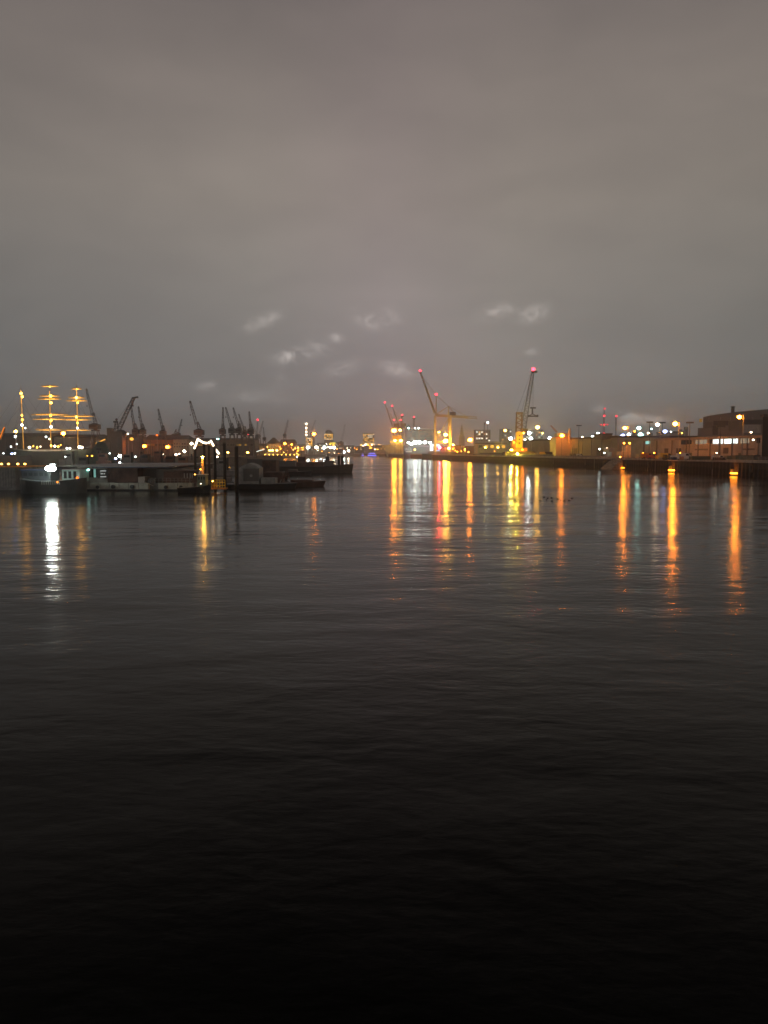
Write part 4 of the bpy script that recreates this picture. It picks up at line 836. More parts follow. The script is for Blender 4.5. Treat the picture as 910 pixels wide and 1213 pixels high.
def van(x, D, m, label, L_=5.2, H=2.3, name='parked_van', cat='van'):
    cx = PX(x, D); t_ = thing(name, label, cat, (cx, D, QZ)); a, b = cx - L_ / 2, cx + L_ / 2
    prof = [(a, .35), (b, .35), (b, H * .55), (b - L_ * .17, H * .62), (b - L_ * .30, H), (a + .1, H)]
    n_ = len(prof)
    t_.part(MB().add([(x_, D, QZ + z) for x_, z in prof] + [(x_, D + 1.9, QZ + z) for x_, z in prof], [tuple(range(n_))] + [(i, n_ + i, n_ + (i + 1) % n_, (i + 1) % n_) for i in range(n_)] + [tuple(range(2 * n_ - 1, n_ - 1, -1))]), 'body', m)
    t_.part(MB().add([(b - L_ * .45, D - .02, QZ + H * .62), (b - L_ * .2, D - .02, QZ + H * .62), (b - L_ * .31, D - .02, QZ + H * .93), (b - L_ * .45, D - .02, QZ + H * .93)], [(0, 1, 2, 3)]), 'window', 'glass')
    for q in (a + L_ * .2, b - L_ * .18):
        for s_ in (0, 1.9): t_.part(MB().tube((q, D + s_ - .12, QZ + .36), (q, D + s_ + .12, QZ + .36), .36, .36, 10), 'wheel', 'black')
    return t_
van(812, 268, 'white', 'pale van parked left of the dark green container'); van(804, 272, 'white', 'white car parked beside the pale van', 4.3, 1.5, 'parked_car', 'car')
van(797, 276, 'dclad', 'dark car in the middle of the row on the quay', 4.3, 1.5, 'parked_car', 'car'); van(774, 305, 'red', 'red car by the slipway', 4.2, 1.5, 'parked_car', 'car')
van(768, 310, 'orange', 'orange lit van behind the slipway'); van(853, 262, 'white', 'white car right of the bright orange skip', 4.3, 1.5, 'parked_car', 'car'); van(791, 285, 'yellow', 'yellow van right of the yellow skip')
for (x, D, m, lab) in [(645, 515, 'yellow', 'yellow loader just right of the mobile crane'), (652, 515, 'rust', 'rusty flat truck near the mobile crane'), (680, 470, 'dclad', 'dark car before the beige shed'), (688, 465, 'white', 'pale car before the beige shed')]:
    van(x, D, m, lab, 6 if D > 500 else 4.4, 2.6 if D > 500 else 1.5, 'parked_truck' if D > 500 else 'parked_car', 'truck' if D > 500 else 'car')
rt_ = thing('quay_railing', 'low steel railing along the right quay edge', 'railing', (QX(300) + 3.2, 300, QZ))
pm_ = bpy.data.meshes.new('post'); b_ = MB().box(-.06, .06, -.06, .06, 0, 1.05); pm_.from_pydata([tuple(v) for v in b_.v], [], b_.f); pm_.materials.append(M_('grey'))
for i in range(60): rt_.share(pm_, 'post', (QX(238 + i * 3.4) + 3.2, 238 + i * 3.4, QZ))
for z_ in (1.05, .6): rt_.part(MB().bar((QX(238) + 3.2, 238, QZ + z_), (QX(440) + 3.2, 440, QZ + z_), .1), 'rail', 'grey')
for i, (dd, lab) in enumerate([(236, 'rightmost steel ladder down the dark quay wall'), (268, 'steel ladder down the quay wall between the two right lamp streaks'), (310, 'steel ladder down the quay wall under the brightest orange lamp'), (372, 'steel ladder down the quay wall left of the rubble slope')]):
    lx = QX(dd) - .7; t_ = thing('quay_ladder', lab, 'ladder', (lx, dd, 0))
    for q in (-.25, .25): t_.part(MB().bar((lx, dd + q, -1), (lx, dd + q, QZ + .9), .09), 'rail', 'grey')
    for k in range(12): t_.part(MB().bar((lx, dd - .25, .1 + k * .45), (lx, dd + .25, .1 + k * .45), .06), 'rung', 'grey')
for i in range(10):
    dd = 222 + i * 23; px_ = QX(dd) - 1.0
    t_ = thing('fender_tyre', ['first', 'second', 'third', 'fourth', 'fifth', 'sixth', 'seventh', 'eighth', 'ninth', 'tenth'][i] + ' hanging black fender from the right edge along the quay wall', 'fender', (px_, dd, 1.5 + i % 3 * .5))
    t_.part(MB().tube((px_, dd, .9 + i % 3 * .5), (px_, dd, 3.2 + i % 3 * .5), .42, .42, 10), 'body', 'black'); t_.part(MB().tube((px_, dd, 3.2 + i % 3 * .5), (px_ + .3, dd, QZ), .04, .04, 4), 'chain', 'steel')
def pallet(x, D, n_, m, label, name='pallet_stack', cat='pallets'):
    cx = PX(x, D); t_ = thing(name, label, cat, (cx, D, QZ))
    for k in range(n_): t_.part(MB().box(cx - .6 + k % 2 * .05, cx + .6, D, D + .9, QZ + .02 + k * .3, QZ + .27 + k * .3), 'pallet', m)
pallet(788.5, 268, 6, 'wood', 'stack of dark pallets left of the parked cars'); pallet(808.5, 262, 4, 'orange', 'low stack of orange crates beside the pale van'); pallet(850, 258, 5, 'cream', 'stack of pale crates right of the orange skip'); pallet(858, 256, 3, 'wood', 'low dark pallet stack under the lit windows')
pallet(765, 318, 7, 'orange', 'tall stack of orange crates behind the slipway'); pallet(783, 282, 3, 'cream', 'low stack of pale crates by the yellow skip'); pallet(755, 340, 5, 'cream', 'stack of pale crates just right of the orange container stacks')
for (x, D, lab, m) in [(846, 255, 'row of upright drums under the orange skip', 'rust'), (794, 264, 'row of upright drums near the dark car', 'blue'), (760, 330, 'row of upright drums at the slipway top', 'red')]:
    cx = PX(x, D); t_ = thing('drum_row', lab, 'drums', (cx, D, QZ))
    for k in range(4): t_.part(MB().tube((cx + k * .7, D, QZ + .02), (cx + k * .7, D, QZ + .92), .3, .3, 10), 'drum', m)
for (x, D, c, s_, lab) in [(775, 300, SOD, 26, 'small orange lamp on the quay by the red car'), (806, 266, SOD, 14, 'small orange lamp low behind the parked cars'), (849, 262, WARM, 12, 'small warm lamp between the orange skip and white car'), (762, 326, DEEP, 22, 'small deep orange lamp above the rubble slope')]:
    A(x, 536.5, D, c, s_, .7, lab, 'post')
wl = MB(); dd = 440
wl.prism([(QX(450) + 6, 450), (QX(450) + 6.6, 450), (QX(640) + 6.6, 640), (QX(640) + 6, 640)], QZ, QZ + 1.2)
single(wl, 'flood_wall', 'conc', 'low concrete flood wall in front of the beige shed', 'wall', (QX(500) + 6, 500, QZ))

# ---------------------------------------------------------------- sailing ship with lit masts
tD = 440
ts = thing('sailing_ship', 'three masted sailing ship with gold lit masts and yards', 'sailing ship', (PX(59, tD), tD, 0))
x0, x1 = PX(8, tD), PX(112, tD); rings = []
for i in range(15):
    f = i / 14; x = x0 + (x1 - x0) * f; wd = 6 * (1 - abs(2 * f - 1) ** 3.2) + .25; sheer = PZ(534.5, tD) + 1.6 * (2 * f - 1) ** 2
    rings.append([(x, tD - wd, sheer), (x, tD + wd, sheer), (x - .5 * (2 * f - 1), tD + wd * .75, -1), (x - .5 * (2 * f - 1), tD - wd * .75, -1)])
ts.part(MB().loft(rings), 'hull', mat('ship_green', (.06, .09, .075), .6))
ts.part(MB().box(PX(30, tD), PX(98, tD), tD - 3, tD + 3, PZ(535, tD), PZ(532.6, tD)), 'deckhouse', 'white')
masts = {25: (455, [], .34), 59: (456, [(457.5, 10), (469, 12), (472.5, 14), (491, 22), (496.5, 20), (509, 17)], .38), 91: (452, [(460.5, 6.5), (471, 10), (474.5, 12), (493, 20), (497, 17), (509.5, 16)], .36)}
lean = {25: 3.0, 59: 1.6, 91: 1.6}
for mx, (ty, yards, r_) in masts.items():
    bt = P(mx + lean[mx], 534, tD); tp = P(mx - .5, ty, tD)
    mp_ = ts.part(MB().tube(bt, bt.lerp(tp, .45), r_, r_ * .8, 8).tube(bt.lerp(tp, .43), bt.lerp(tp, .75), r_ * .7, r_ * .5, 8).tube(bt.lerp(tp, .73), tp, r_ * .45, r_ * .2, 8).ball(bt.lerp(tp, .44), .9, .9, .35).ball(bt.lerp(tp, .74), .6, .6, .25), 'mast', 'gold')
    for (yy, hw) in yards:
        cen = P(mx, yy, tD); hwm = hw * tD / FPX
        mp_.part(MB().tube((cen.x - hwm, tD - .6, cen.z + .1), (cen.x, tD - .6, cen.z), .10, .24, 6).tube((cen.x, tD - .6, cen.z), (cen.x + hwm, tD - .6, cen.z + .1), .24, .10, 6), 'yard', 'gold')
    for (yy, hw) in yards:
        cen = P(mx, yy, tD); hwm = hw * tD / FPX * .88
        for q in (-1, 1):
            sv = MB()
            for i in range(5):
                x0_, x1_ = cen.x + q * (.3 + (hwm - .3) * i / 5), cen.x + q * (.3 + (hwm - .3) * (i + .96) / 5); rr0 = .36 - .045 * i
                sv.tube((x0_, tD - .7, cen.z + .28), (x1_, tD - .7, cen.z + .28 - .03 * (i % 2)), rr0, rr0 * .8, 6)
            mp_.part(sv, 'furled_sail', mat('sailcloth', (.55, .47, .33), .9))
    rg = MB()
    for i_ in range(5):
        for q in (-1, 1): rg.tube(bt.lerp(tp, .42 + .13 * i_), P(mx + 33 * q * (.5 if i_ % 2 else .95), 531 - 6 * i_ if i_ < 3 else 505, tD), .04, .04, 3)
    for q in (-1, 1):
        rg.tube(bt.lerp(tp, .72), (bt.x + q * 7, tD - 3, bt.z), .045, .045, 3).tube(bt.lerp(tp, .43), (bt.x + q * 4.5, tD - 3, bt.z), .045, .045, 3).tube(bt.lerp(tp, .97), bt.lerp(tp, .44) + Vector((q * 1.2, 0, 0)), .035, .035, 3)
    ts.part(rg, 'rigging', 'steel')
for mx, (ty, yards, r_) in masts.items():
    bt = P(mx + lean[mx], 531, tD - .9); tp = P(mx - .5, ty + 3, tD - .9)
    for f0, f1, st in ((0, .3, .9), (.3, .5, 3.0), (.5, .72, 1.2), (.72, .95, 2.4)): ts.part(MB().bar(bt.lerp(tp, f0), bt.lerp(tp, f1 - .01), .16), 'added_mast_glow', G(GLD, st))  # glowing strips added to imitate gold floodlight on the masts
for (x, y, s, c, r_) in [(25, 466, 16, GLD, 1.4), (26.5, 470, 14, GLD, 1.3), (26, 492, 8, GLD, 1.2), (26.5, 497, 8, GLD, 1.3), (26, 503.5, 22, WARM, 1.3), (30, 507, 5, WHT, .9), (59, 458, 5, YEL, .9), (60, 469, 14, GLD, 1.5), (60.5, 477, 14, GLD, 1.5), (60, 492, 7, GLD, 1.5), (60.5, 498, 8, GLD, 1.5), (60.5, 505.5, 24, WARM, 1.4),
                         (91, 461, 5, YEL, .8), (90.5, 471, 16, YEL, 1.5), (92, 477, 9, GLD, 1.2), (90.5, 494, 9, YEL, 1.4), (92, 501, 9, GLD, 1.2), (91.5, 507, 14, WARM, 1.1), (54.5, 517.5, 8, WHT, 1.0), (58.5, 520, 6, WARM, 1.0)]:
    ts.part(MB().ball(P(x, y, tD - 2.2), r_ * tD / FPX, None, None, 8, 5), 'lantern', G(c, s))
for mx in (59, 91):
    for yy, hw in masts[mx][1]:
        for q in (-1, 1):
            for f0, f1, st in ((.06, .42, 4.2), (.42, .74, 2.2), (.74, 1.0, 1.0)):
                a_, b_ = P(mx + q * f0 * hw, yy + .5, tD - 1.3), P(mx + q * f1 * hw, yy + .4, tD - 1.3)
                ts.part(MB().bar(a_, b_, .16), 'added_yard_glow', G(YEL if st < 2 else GLD, round(st * random.choice([.7, 1, 1.3]), 1)))  # strips added so the yards read as golden lit lines
for (x, y, c, s, r_) in [(35, 530, WARM, 20, 1.4), (39.5, 528.5, YEL, 4, 1.0), (44, 530, YEL, 5, 1.2), (48, 529, WARM, 3, 1.1), (60.5, 528, YEL, 9, 1.2), (65, 528.5, WARM, 12, 1.3), (69, 529, YEL, 7, 1.2), (72, 527, YEL, 4, .9), (79.5, 531, WHT, 16, 1.1), (83, 531, WARM, 12, 1.0), (94, 529.5, WARM, 14, 1.6), (97, 530, WARM, 14, 1.5), (13, 529, WHT, 3, 1.1), (20, 526, WHT, 3, .9)]:
    ts.part(MB().ball(P(x, y, tD - 6.6), r_ * tD / FPX, None, None, 6, 4), 'deck_lamp', G(c, s))
# lit gangways / canopies as slanting bars
def beam(p, q, D, w_, c, s, label, name='lit_gangway', gz=5.0):
    a, b = P(*p, D), P(*q, D); t_ = thing(name, label, 'gangway', (a.x, D, a.z))
    t_.part(MB().bar(a, b, w_), 'tread', mat('gangway_wood', (.45, .30, .12), .6)); t_.part(MB().bar(a + Vector((0, -w_ * .6, w_ * .7)), b + Vector((0, -w_ * .6, w_ * .7)), w_ * .6), 'light_strip', G(c, s))
    t_.part(MB().tube((b.x, D, gz), b, .15, .15, 6).tube((a.x, D, min(gz, a.z - .5)), a, .15, .15, 6), 'post', 'steel')
beam((114, 526.5), (125, 521.5), 460, .9, YEL, 1.0, 'slanting golden lit gangway right of the third mast')
beam((0, 521), (5.5, 507), 455, .8, SOD, .9, 'steep orange lit gangway at the left edge', gz=0)
beam((304, 535.5), (313, 533), 480, .5, WHT, 1.4, 'slanting white lit strip right of the close crane group', gz=2)

# ---------------------------------------------------------------- near-left pontoons (about 155 m away)
nD = 158; Xn = lambda x: PX(x, nD); Zn = lambda y: PZ(y, nD)
pt = thing('landing_pontoon', 'long grey floating pontoon carrying the roofed hall at left', 'pontoon', (Xn(150), nD, 0))
def rrbox(x0, x1, y0, y1, d0, d1, D=nD): return MB().box(PX(x0, D), PX(x1, D), D + d0, D + d1, PZ(y1, D), PZ(y0, D))
pt.part(MB().box(Xn(94), Xn(232), nD, nD + 40, -.6, Zn(579.6)), 'hull', 'black')
i = 0; x = 94.0
while x < 226:
    x2 = min(x + 11.6, 228)
    if not (168 < x < 181): pt.part(MB().box(Xn(x), Xn(x2 - .5), nD - .12, nD + 1.0, Zn(579.5), Zn(572.2)), 'side_panel', mat('pontoon_grey', (.34, .34, .29), .7, 0, .25, .8))
    x += 11.6
pt.part(MB().box(Xn(94), Xn(230), nD + 1.02, nD + 39, Zn(579.5), Zn(572.4)), 'deck', 'dclad')
for x in (99, 115, 196, 214): pt.part(MB().tube((Xn(x), nD - .42, Zn(577)), (Xn(x), nD - .13, Zn(577)), .36, .36, 12).tube((Xn(x), nD - .44, Zn(577)), (Xn(x), nD - .42, Zn(577)), .18, .18, 8), 'tyre_fender', 'black')
rl_ = MB()
for k in range(34): xx = Xn(94 + k * 1.2 if k < 24 else 182 + (k - 24) * 4.6); rl_.tube((xx, nD + .4, Zn(572.2)), (xx, nD + .4, Zn(566.4)), .03, .03, 4)
for yy in (566.4, 569): rl_.tube((Xn(94), nD + .4, Zn(yy)), (Xn(122), nD + .4, Zn(yy)), .025, .025, 4).tube((Xn(182), nD + .4, Zn(yy)), (Xn(226), nD + .4, Zn(yy)), .025, .025, 4)
pt.part(rl_, 'railing', 'palegrey').o['kind'] = 'stuff'
for x in (170, 178, 224): pt.part(MB().tube((Xn(x), nD + .5, Zn(572)), (Xn(x), nD + .5, Zn(569.5)), .14, .14, 8).tube((Xn(x), nD + .5, Zn(569.5)), (Xn(x), nD + .5, Zn(569.2)), .2, .2, 8), 'bollard', 'steel')
pt.part(MB().tube((Xn(171), nD - .1, Zn(571)), (Xn(181), nD - .1, Zn(575.5)), .05, .05, 4).tube((Xn(224), nD + .3, Zn(570)), (Xn(232), nD - 5, Zn(577)), .04, .04, 4), 'mooring_rope', 'cream')
for x in (133.5, 156): pt.part(MB().tube((Xn(x), nD - .5, Zn(576.5)), (Xn(x), nD - .13, Zn(576.5)), .42, .42, 12), 'tyre_fender', 'black')
hl = thing('pontoon_hall', 'low roofed waterside hall with red brown wall on the long pontoon', 'hall', (Xn(140), nD + 2, Zn(572.4)))
hl.part(MB().box(Xn(84), Xn(123.6), nD + 3, nD + 30, Zn(572.4), Zn(553)), 'wall', 'clad'); hl.part(MB().box(Xn(123.6), Xn(160), nD + 1.4, nD + 30, Zn(571.9), Zn(553)), 'wall', 'rust')
hl.part(MB().box(Xn(160.2), Xn(168.5), nD + 1.4, nD + 30, Zn(572.4), Zn(565)), 'wall', 'clad'); hl.part(MB().box(Xn(160), Xn(207), nD + 5, nD + 30, Zn(572.4), Zn(556)), 'wall', 'dclad')
for i in range(9): hl.part(MB().box(Xn(124 + i * 4), Xn(127.4 + i * 4), nD + 1.3, nD + 1.42, Zn(571), Zn(554)), 'panel', 'rust')
x = 58
rn = 0
while x < 196:
    hl.part(MB().box(Xn(x), Xn(x + 9.8), nD - .5, nD + 46, Zn(552.8), Zn(552.0)), 'roof_panel', 'palegrey' ); x += 10; rn += 1
hl.part(MB().box(Xn(110), Xn(204), nD - .6, nD + .2, Zn(554.2), Zn(552.85)), 'fascia', 'blue')
for i in range(12): hl.part(MB().box(Xn(86 + i * 3), Xn(88.2 + i * 3), nD + 2.9, nD + 3.05, Zn(566), Zn(556)), 'window', 'glass' if i % 3 else G(TEAL, .25))
sb = thing('notice_board', 'dark notice board with three pale lines on the red brown hall', 'sign', (Xn(121), nD + 1, Zn(567)))
sb.part(MB().box(Xn(113), Xn(125.5), nD + .7, nD + .9, Zn(567), Zn(555)), 'board', 'roof')
for (a_, b_, y0, y1) in [(116.5, 123.5, 557.3, 558.6), (117, 120, 560.6, 561.8), (120.8, 122.2, 560.6, 561.8), (116.5, 123.5, 564.2, 565.4)]: sb.part(MB().box(Xn(a_), Xn(b_), nD + .64, nD + .7, Zn(y1), Zn(y0)), 'pale_line', glow('dim_sign_white', (.8, .85, .8), .28))
kiosk = thing('kiosk', 'pale teal kiosk with dark openings beside the dazzling floodlight', 'kiosk', (Xn(81), 154, Zn(572)))
kiosk.part(rrbox(70, 91, 557, 571, 1, 6, 153), 'wall', 'teal'); kiosk.part(rrbox(69, 92, 555.9, 556.9, .3, 6.5, 153), 'roof', 'palegrey')
for x in (72.5, 78, 84): kiosk.part(rrbox(x, x + 3.2, 558.5, 567, .85, 1.0, 153), 'opening', 'glass')
deck2 = thing('floodlit_pontoon', 'dark bluish work boat hull under the dazzling floodlight', 'work boat', (PX(50, 146), 146, 0))
rings = []
for i in range(11):
    f = i / 10; x = PX(14, 146) + (PX(94, 146) - PX(14, 146)) * f; wd = 3.6 * (1 - abs(2 * f - 1) ** 4) + .3
    tz = PZ(570, 146) + .6 * (2 * f - 1) ** 2; rings.append([(x, 146 - wd + 3, tz), (x, 149 + wd, tz), (x, 149 + wd * .8, -.6), (x, 149 - wd * .8, -.6)])
deck2.part(MB().loft(rings), 'hull', mat('work_boat_blue', (.02, .027, .032), .55)); deck2.part(rrbox(20, 55, 557.5, 570.8, 1.4, 5.5, 147), 'cabin', mat('work_boat_cabin', (.016, .022, .026), .6))
deck2.part(rrbox(18.5, 57, 556, 557.3, 1, 6, 147), 'cabin_roof', 'blue')
for i in range(5): deck2.part(rrbox(23 + i * 6.4, 27 + i * 6.4, 560, 564, 1.2, 1.38, 147), 'window', 'glass')
rl = MB()
for i in range(9): xx = PX(48 + i * 2.6, 143.5); rl.tube((xx, 143.6, PZ(574, 143.6)), (xx, 143.6, PZ(569.8, 143.6)), .035, .035, 4)
rl.tube((PX(48, 143.6), 143.6, PZ(569.8, 143.6)), (PX(69, 143.6), 143.6, PZ(569.8, 143.6)), .04, .04, 4); deck2.part(rl, 'rail', 'white').o['kind'] = 'stuff'
A(68, 571, 145, SOD, 1.2, 1.6, 'dull orange deck lamp right below the dazzling floodlight', 'wall', gz=1, name='deck_lamp')
A(91.5, 566, 152, DEEP, 1.2, 2.0, 'dull orange lamp at the right end of the teal kiosk', 'wall', gz=2, name='deck_lamp')
A(101.5, 564.5, 158, SOD, 1.3, 1.2, 'small orange lamp on the hall wall right of the kiosk', 'wall', gz=2, name='deck_lamp')
A(104.5, 556.5, 158, TEAL, 1.0, 2.4, 'pale green lit lantern under the hall roof edge', 'wall', gz=3, name='deck_lamp')
cf = thing('waterside_pavilion', 'pale grey pavilion with yellow downlights at the left edge', 'pavilion', (PX(5, 160), 160, 0))
cf.part(MB().box(PX(-40, 160), PX(17, 160), 160, 170, -.4, PZ(553.5, 160)), 'wall', 'grey'); cf.part(MB().box(PX(-42, 160), PX(31, 160), 158.4, 171, PZ(553.4, 160), PZ(552.2, 160)), 'roof', 'orange')
cf.part(MB().box(PX(-40, 160), PX(14, 160), 162, 169, PZ(552.15, 160), PZ(540, 160)), 'upper_storey', 'dclad')
for i in range(6): cf.part(MB().box(PX(-3 + i * 3.2, 160), PX(-1.2 + i * 3.2, 160), 159.9, 160.02, PZ(577, 160), PZ(556, 160)), 'pillar', 'palegrey')
for i, x in enumerate((1.5, 10, 21, 29.5)):
    A(x, 549.6, 159, YEL, 5, 1.8, ['leftmost yellow downlight at the left edge', 'second yellow downlight from the left edge', 'third yellow downlight from the left edge', 'fourth yellow downlight, nearest the dazzling floodlight'][i], 'wall', gz=3, name='downlight', rz=.6)
A(14, 537.5, 165, BLU, 4, 1.5, 'violet blue lamp above the yellow downlights', 'post', gz=0); A(17.5, 537, 165, WHT, 4, 1.2, 'white lamp beside the violet blue lamp', 'post', gz=0)
A(18, 544, 165, YEL, 3, 1.0, 'upright pale yellow lamp above the third downlight', 'post', gz=0, rz=3); A(4, 537, 165, WHT, 2.0, 1.2, 'dim white lamp high at the left edge', 'post', gz=0)
# deck clutter on the right part of the pontoon
cb = thing('deck_cabin', 'low red brown deck cabin with pale posts at the pontoon right end', 'cabin', (Xn(215), nD + 3, Zn(572)))
cb.part(MB().box(Xn(190), Xn(227), nD + 2, nD + 9, Zn(572.3), Zn(559)), 'wall', 'rust'); cb.part(MB().box(Xn(203), Xn(228), nD + 1.5, nD + 10, Zn(558.9), Zn(557.6)), 'roof', 'rust')
for x in (214.5, 218, 221.5, 224): cb.part(MB().box(Xn(x), Xn(x + 1), nD + 1.8, nD + 1.98, Zn(567), Zn(561)), 'post', 'palegrey')
sd = MB(); hcx = Xn(176)
t_ = thing('anchor_winch', 'dark round winch in the gap of the pontoon side', 'winch', (hcx, nD + 1, Zn(578)))
t_.part(MB().tube((hcx, nD + 1.6, Zn(571)), (hcx, nD + 3.0, Zn(571)), .8, .8, 14), 'drum', 'steel'); t_.part(MB().tube((hcx, nD + 1.4, Zn(571)), (hcx, nD + 1.59, Zn(571)), .3, .35, 8), 'hub', 'grey')

# tug with orange lit funnel post
gD = 150; Xg = lambda x: PX(x, gD); Zg = lambda y: PZ(y, gD)
tg = thing('small_tug', 'small black tug at the pontoon end with orange lit funnel post', 'tug', (Xg(238), gD, 0))
rings = []
for i in range(11):
    f = i / 10; x = Xg(212) + (Xg(249.5) - Xg(212)) * f; wd = 1.9 * (1 - max(0, f - .55) ** 2 * 3.6); tz = Zg(577.5) + 0 * f + .55 * f * f
    rings.append([(x, gD - wd, tz), (x, gD + wd, tz), (x - .3 * f, gD + wd * .7, -.5), (x - .3 * f, gD - wd * .7, -.5)])
tg.part(MB().loft(rings), 'hull', 'black'); tg.part(MB().box(Xg(234.8), Xg(244.2), gD - 1.1, gD + 1.1, Zg(576), Zg(562.5)), 'wheelhouse', mat('sage_paint', (.20, .25, .18), .6)); tg.part(MB().box(Xg(234), Xg(245), gD - 1.3, gD + 1.3, Zg(562.4), Zg(561.6)), 'wheelhouse_roof', 'white')
for x in (236, 239, 242): tg.part(MB().box(Xg(x), Xg(x + 1.6), gD - 1.13, gD - 1.05, Zg(568), Zg(564.5)), 'window', 'glass')
tg.part(MB().tube((Xg(239.5), gD, Zg(561.5)), (Xg(239.8), gD, Zg(542.5)), .30, .26, 10), 'funnel', mat('funnel_tan', (.65, .38, .18), .6))
tg.part(MB().tube((Xg(246.5), gD, Zg(576)), (Xg(246.5), gD, Zg(573)), .16, .16, 8), 'bitt', 'steel')
A(238, 573, gD - 2.2, WARM, 2.0, .5, 'tiny pale lamp on the tug side', 'wall', gz=1, name='tug_lamp'); A(237.5, 556, gD - 1.6, SOD, 12, .55, 'small amber lamp lighting the tug funnel post', 'wall', gz=2, name='tug_lamp')
cr = thing('white_davit', 'curved white lit davit standing left of the tug', 'davit', (Xg(229), gD + 4, Zg(572)))
cr.part(MB().tube((Xg(229), 155, PZ(572.5, 155)), (Xg(228.7), 155, PZ(560, 155)), .22, .18, 8).tube((Xg(228.7), 155, PZ(560, 155)), (Xg(229.6), 155, PZ(557.5, 155)), .18, .16, 8).tube((Xg(229.6), 155, PZ(557.5, 155)), (Xg(231.4), 155, PZ(558, 155)), .16, .12, 8), 'arm', 'white')
A(231, 562, 152.5, YEL, 5, .5, 'small yellow lamp at the white davit', 'wall', gz=2, name='deck_lamp')
yr = thing('yellow_gangway', 'yellow railed gangway between the tug and the mooring piles', 'gangway', (Xg(257), 154, 0))
yr.part(MB().box(PX(249.5, 154), PX(267, 154), 154, 156, PZ(579.5, 154), PZ(578, 154)), 'walkway', 'orange')
ry = MB()
for i in range(6):
    xx = PX(250 + i * 3.2, 154); ry.bar((xx, 154, PZ(578, 154)), (xx, 154, PZ(568.5, 154)), .12)
for y in (568.5, 571.5, 575): ry.bar((PX(250, 154), 154, PZ(y, 154)), (PX(266, 154), 154, PZ(y, 154)), .11)
yr.part(ry, 'railing', 'yellow'); yr.part(MB().box(PX(250.5, 154), PX(255, 154), 154.3, 155, PZ(577.8, 154), PZ(570.5, 154)), 'gate', 'orange')
A(252, 570, 151.8, YEL, 14, .5, 'small yellow lamp over the yellow gangway', 'wall', gz=1, name='deck_lamp')
# mooring piles
for (x, yt, D, r_, lab) in [(280, 528, 152, .36, 'tallest and thickest black mooring pile standing in open water'), (265.8, 524, 158, .30, 'brown mooring pile left of the tallest black one'), (254.5, 529.5, 164, .28, 'mooring pile under the right end of the light string'),
                            (241.8, 523.5, 172, .26, 'mooring pile under the left peak of the light string'), (247.5, 527, 176, .26, 'mooring pile under the sag of the light string'), (231, 528, 170, .26, 'mooring pile at the left foot of the light string')]:
    p = P(x, yt, D); t_ = thing('mooring_pile', lab, 'pile', (p.x, D, 0))
    t_.part(MB().tube((p.x, D, -3), (p.x, D, p.z - .25), r_ * 1.08, r_, 10), 'shaft', 'wood', smooth=False); t_.part(MB().tube((p.x, D, p.z - .25), (p.x, D, p.z), r_ * 1.05, r_ * .8, 10), 'cap', 'steel')
# festoon of lights strung over the piles
fs_ = thing('light_string', 'zigzag string of white lights strung over the mooring piles', 'string of lights', tuple(P(244, 525, 168)))
path = [(230.5, 530), (232.2, 526), (234.5, 519.6), (237.5, 521.6), (241, 523.6), (244.5, 524.2), (247.5, 523.6), (250, 521.8), (251.8, 525), (253.6, 528.8)]
cab_ = MB(); p3 = [P(x, y, 168) for x, y in path]
for a, b in zip(p3, p3[1:]): cab_.tube(a, b, .05, .05, 4)
fs_.part(cab_, 'cable', 'steel')
bm = bpy.data.meshes.new('bulb'); b_ = MB().ball((0, 0, 0), .24, .24, .24, 6, 4); bm.from_pydata([tuple(v) for v in b_.v], [], b_.f); bm.materials.append(G(WARM, 3.5))
for a, b in zip(p3, p3[1:]):
    k_ = max(1, int((b - a).length / .3))
    for q in range(k_): fs_.share(bm, 'bulb', a.lerp(b, q / k_) + Vector((0, -.08, -.12)))
fs2 = thing('short_light_string', 'short slanting cluster of white lights right of the zigzag string', 'string of lights', tuple(P(257, 535, 168)))
a, b = P(255.6, 532.6, 168), P(259, 537, 168); fs2.part(MB().tube(a + Vector((0, 0, .15)), b + Vector((0, 0, .15)), .06, .06, 4), 'cable', 'steel')
for q in range(6): fs2.share(bm, 'bulb', a.lerp(b, q / 5))

# grey boathouse on barge, and the barges in front
def hull(t_, xa, xb, D, ztop, wid, m, bow='right', name='hull', rise=.6):
    a, b = PX(xa, D), PX(xb, D); rings = []
    for i in range(13):
        f = i / 12; x = a + (b - a) * f; g = f if bow == 'right' else 1 - f
        wd = wid * (1 - max(0, g - .7) ** 2 * 9.5) * (1 if g > .04 else .85); tz = ztop + rise * max(0, g - .6) * 2.5; rk = (.9 if bow == 'right' else -.9) * max(0, g - .8) * 4
        rings.append([(x, D - wd, tz), (x, D + wd, tz), (x - rk, D + wd * .8, -.5), (x - rk, D - wd * .8, -.5)])
    return t_.part(MB().loft(rings), name, m)
bh = thing('boathouse_barge', 'dark barge carrying a grey rounded boathouse right of the tallest pile', 'barge', (PX(315, 167), 167, 0))
hull(bh, 268, 352, 167, PZ(573, 167), 3.2, 'black', rise=.2)
bx0, bx1 = PX(285.5, 169), PX(309, 169); zz0, zz1 = PZ(573, 169), PZ(551, 169); arc = [(bx0, zz0), (bx1, zz0), (bx1, zz1 - .6), (bx1 - 1.0, zz1 + .1), ((bx0 + bx1) / 2, zz1 + .5), (bx0 + 1.0, zz1 + .1), (bx0, zz1 - .6)]
na = len(arc); bh.part(MB().add([(x, 166.5, z) for x, z in arc] + [(x, 172, z) for x, z in arc], [tuple(range(na))] + [(i, na + i, na + (i + 1) % na, (i + 1) % na) for i in range(na)] + [tuple(range(2 * na - 1, na - 1, -1))]), 'boathouse', 'grey')
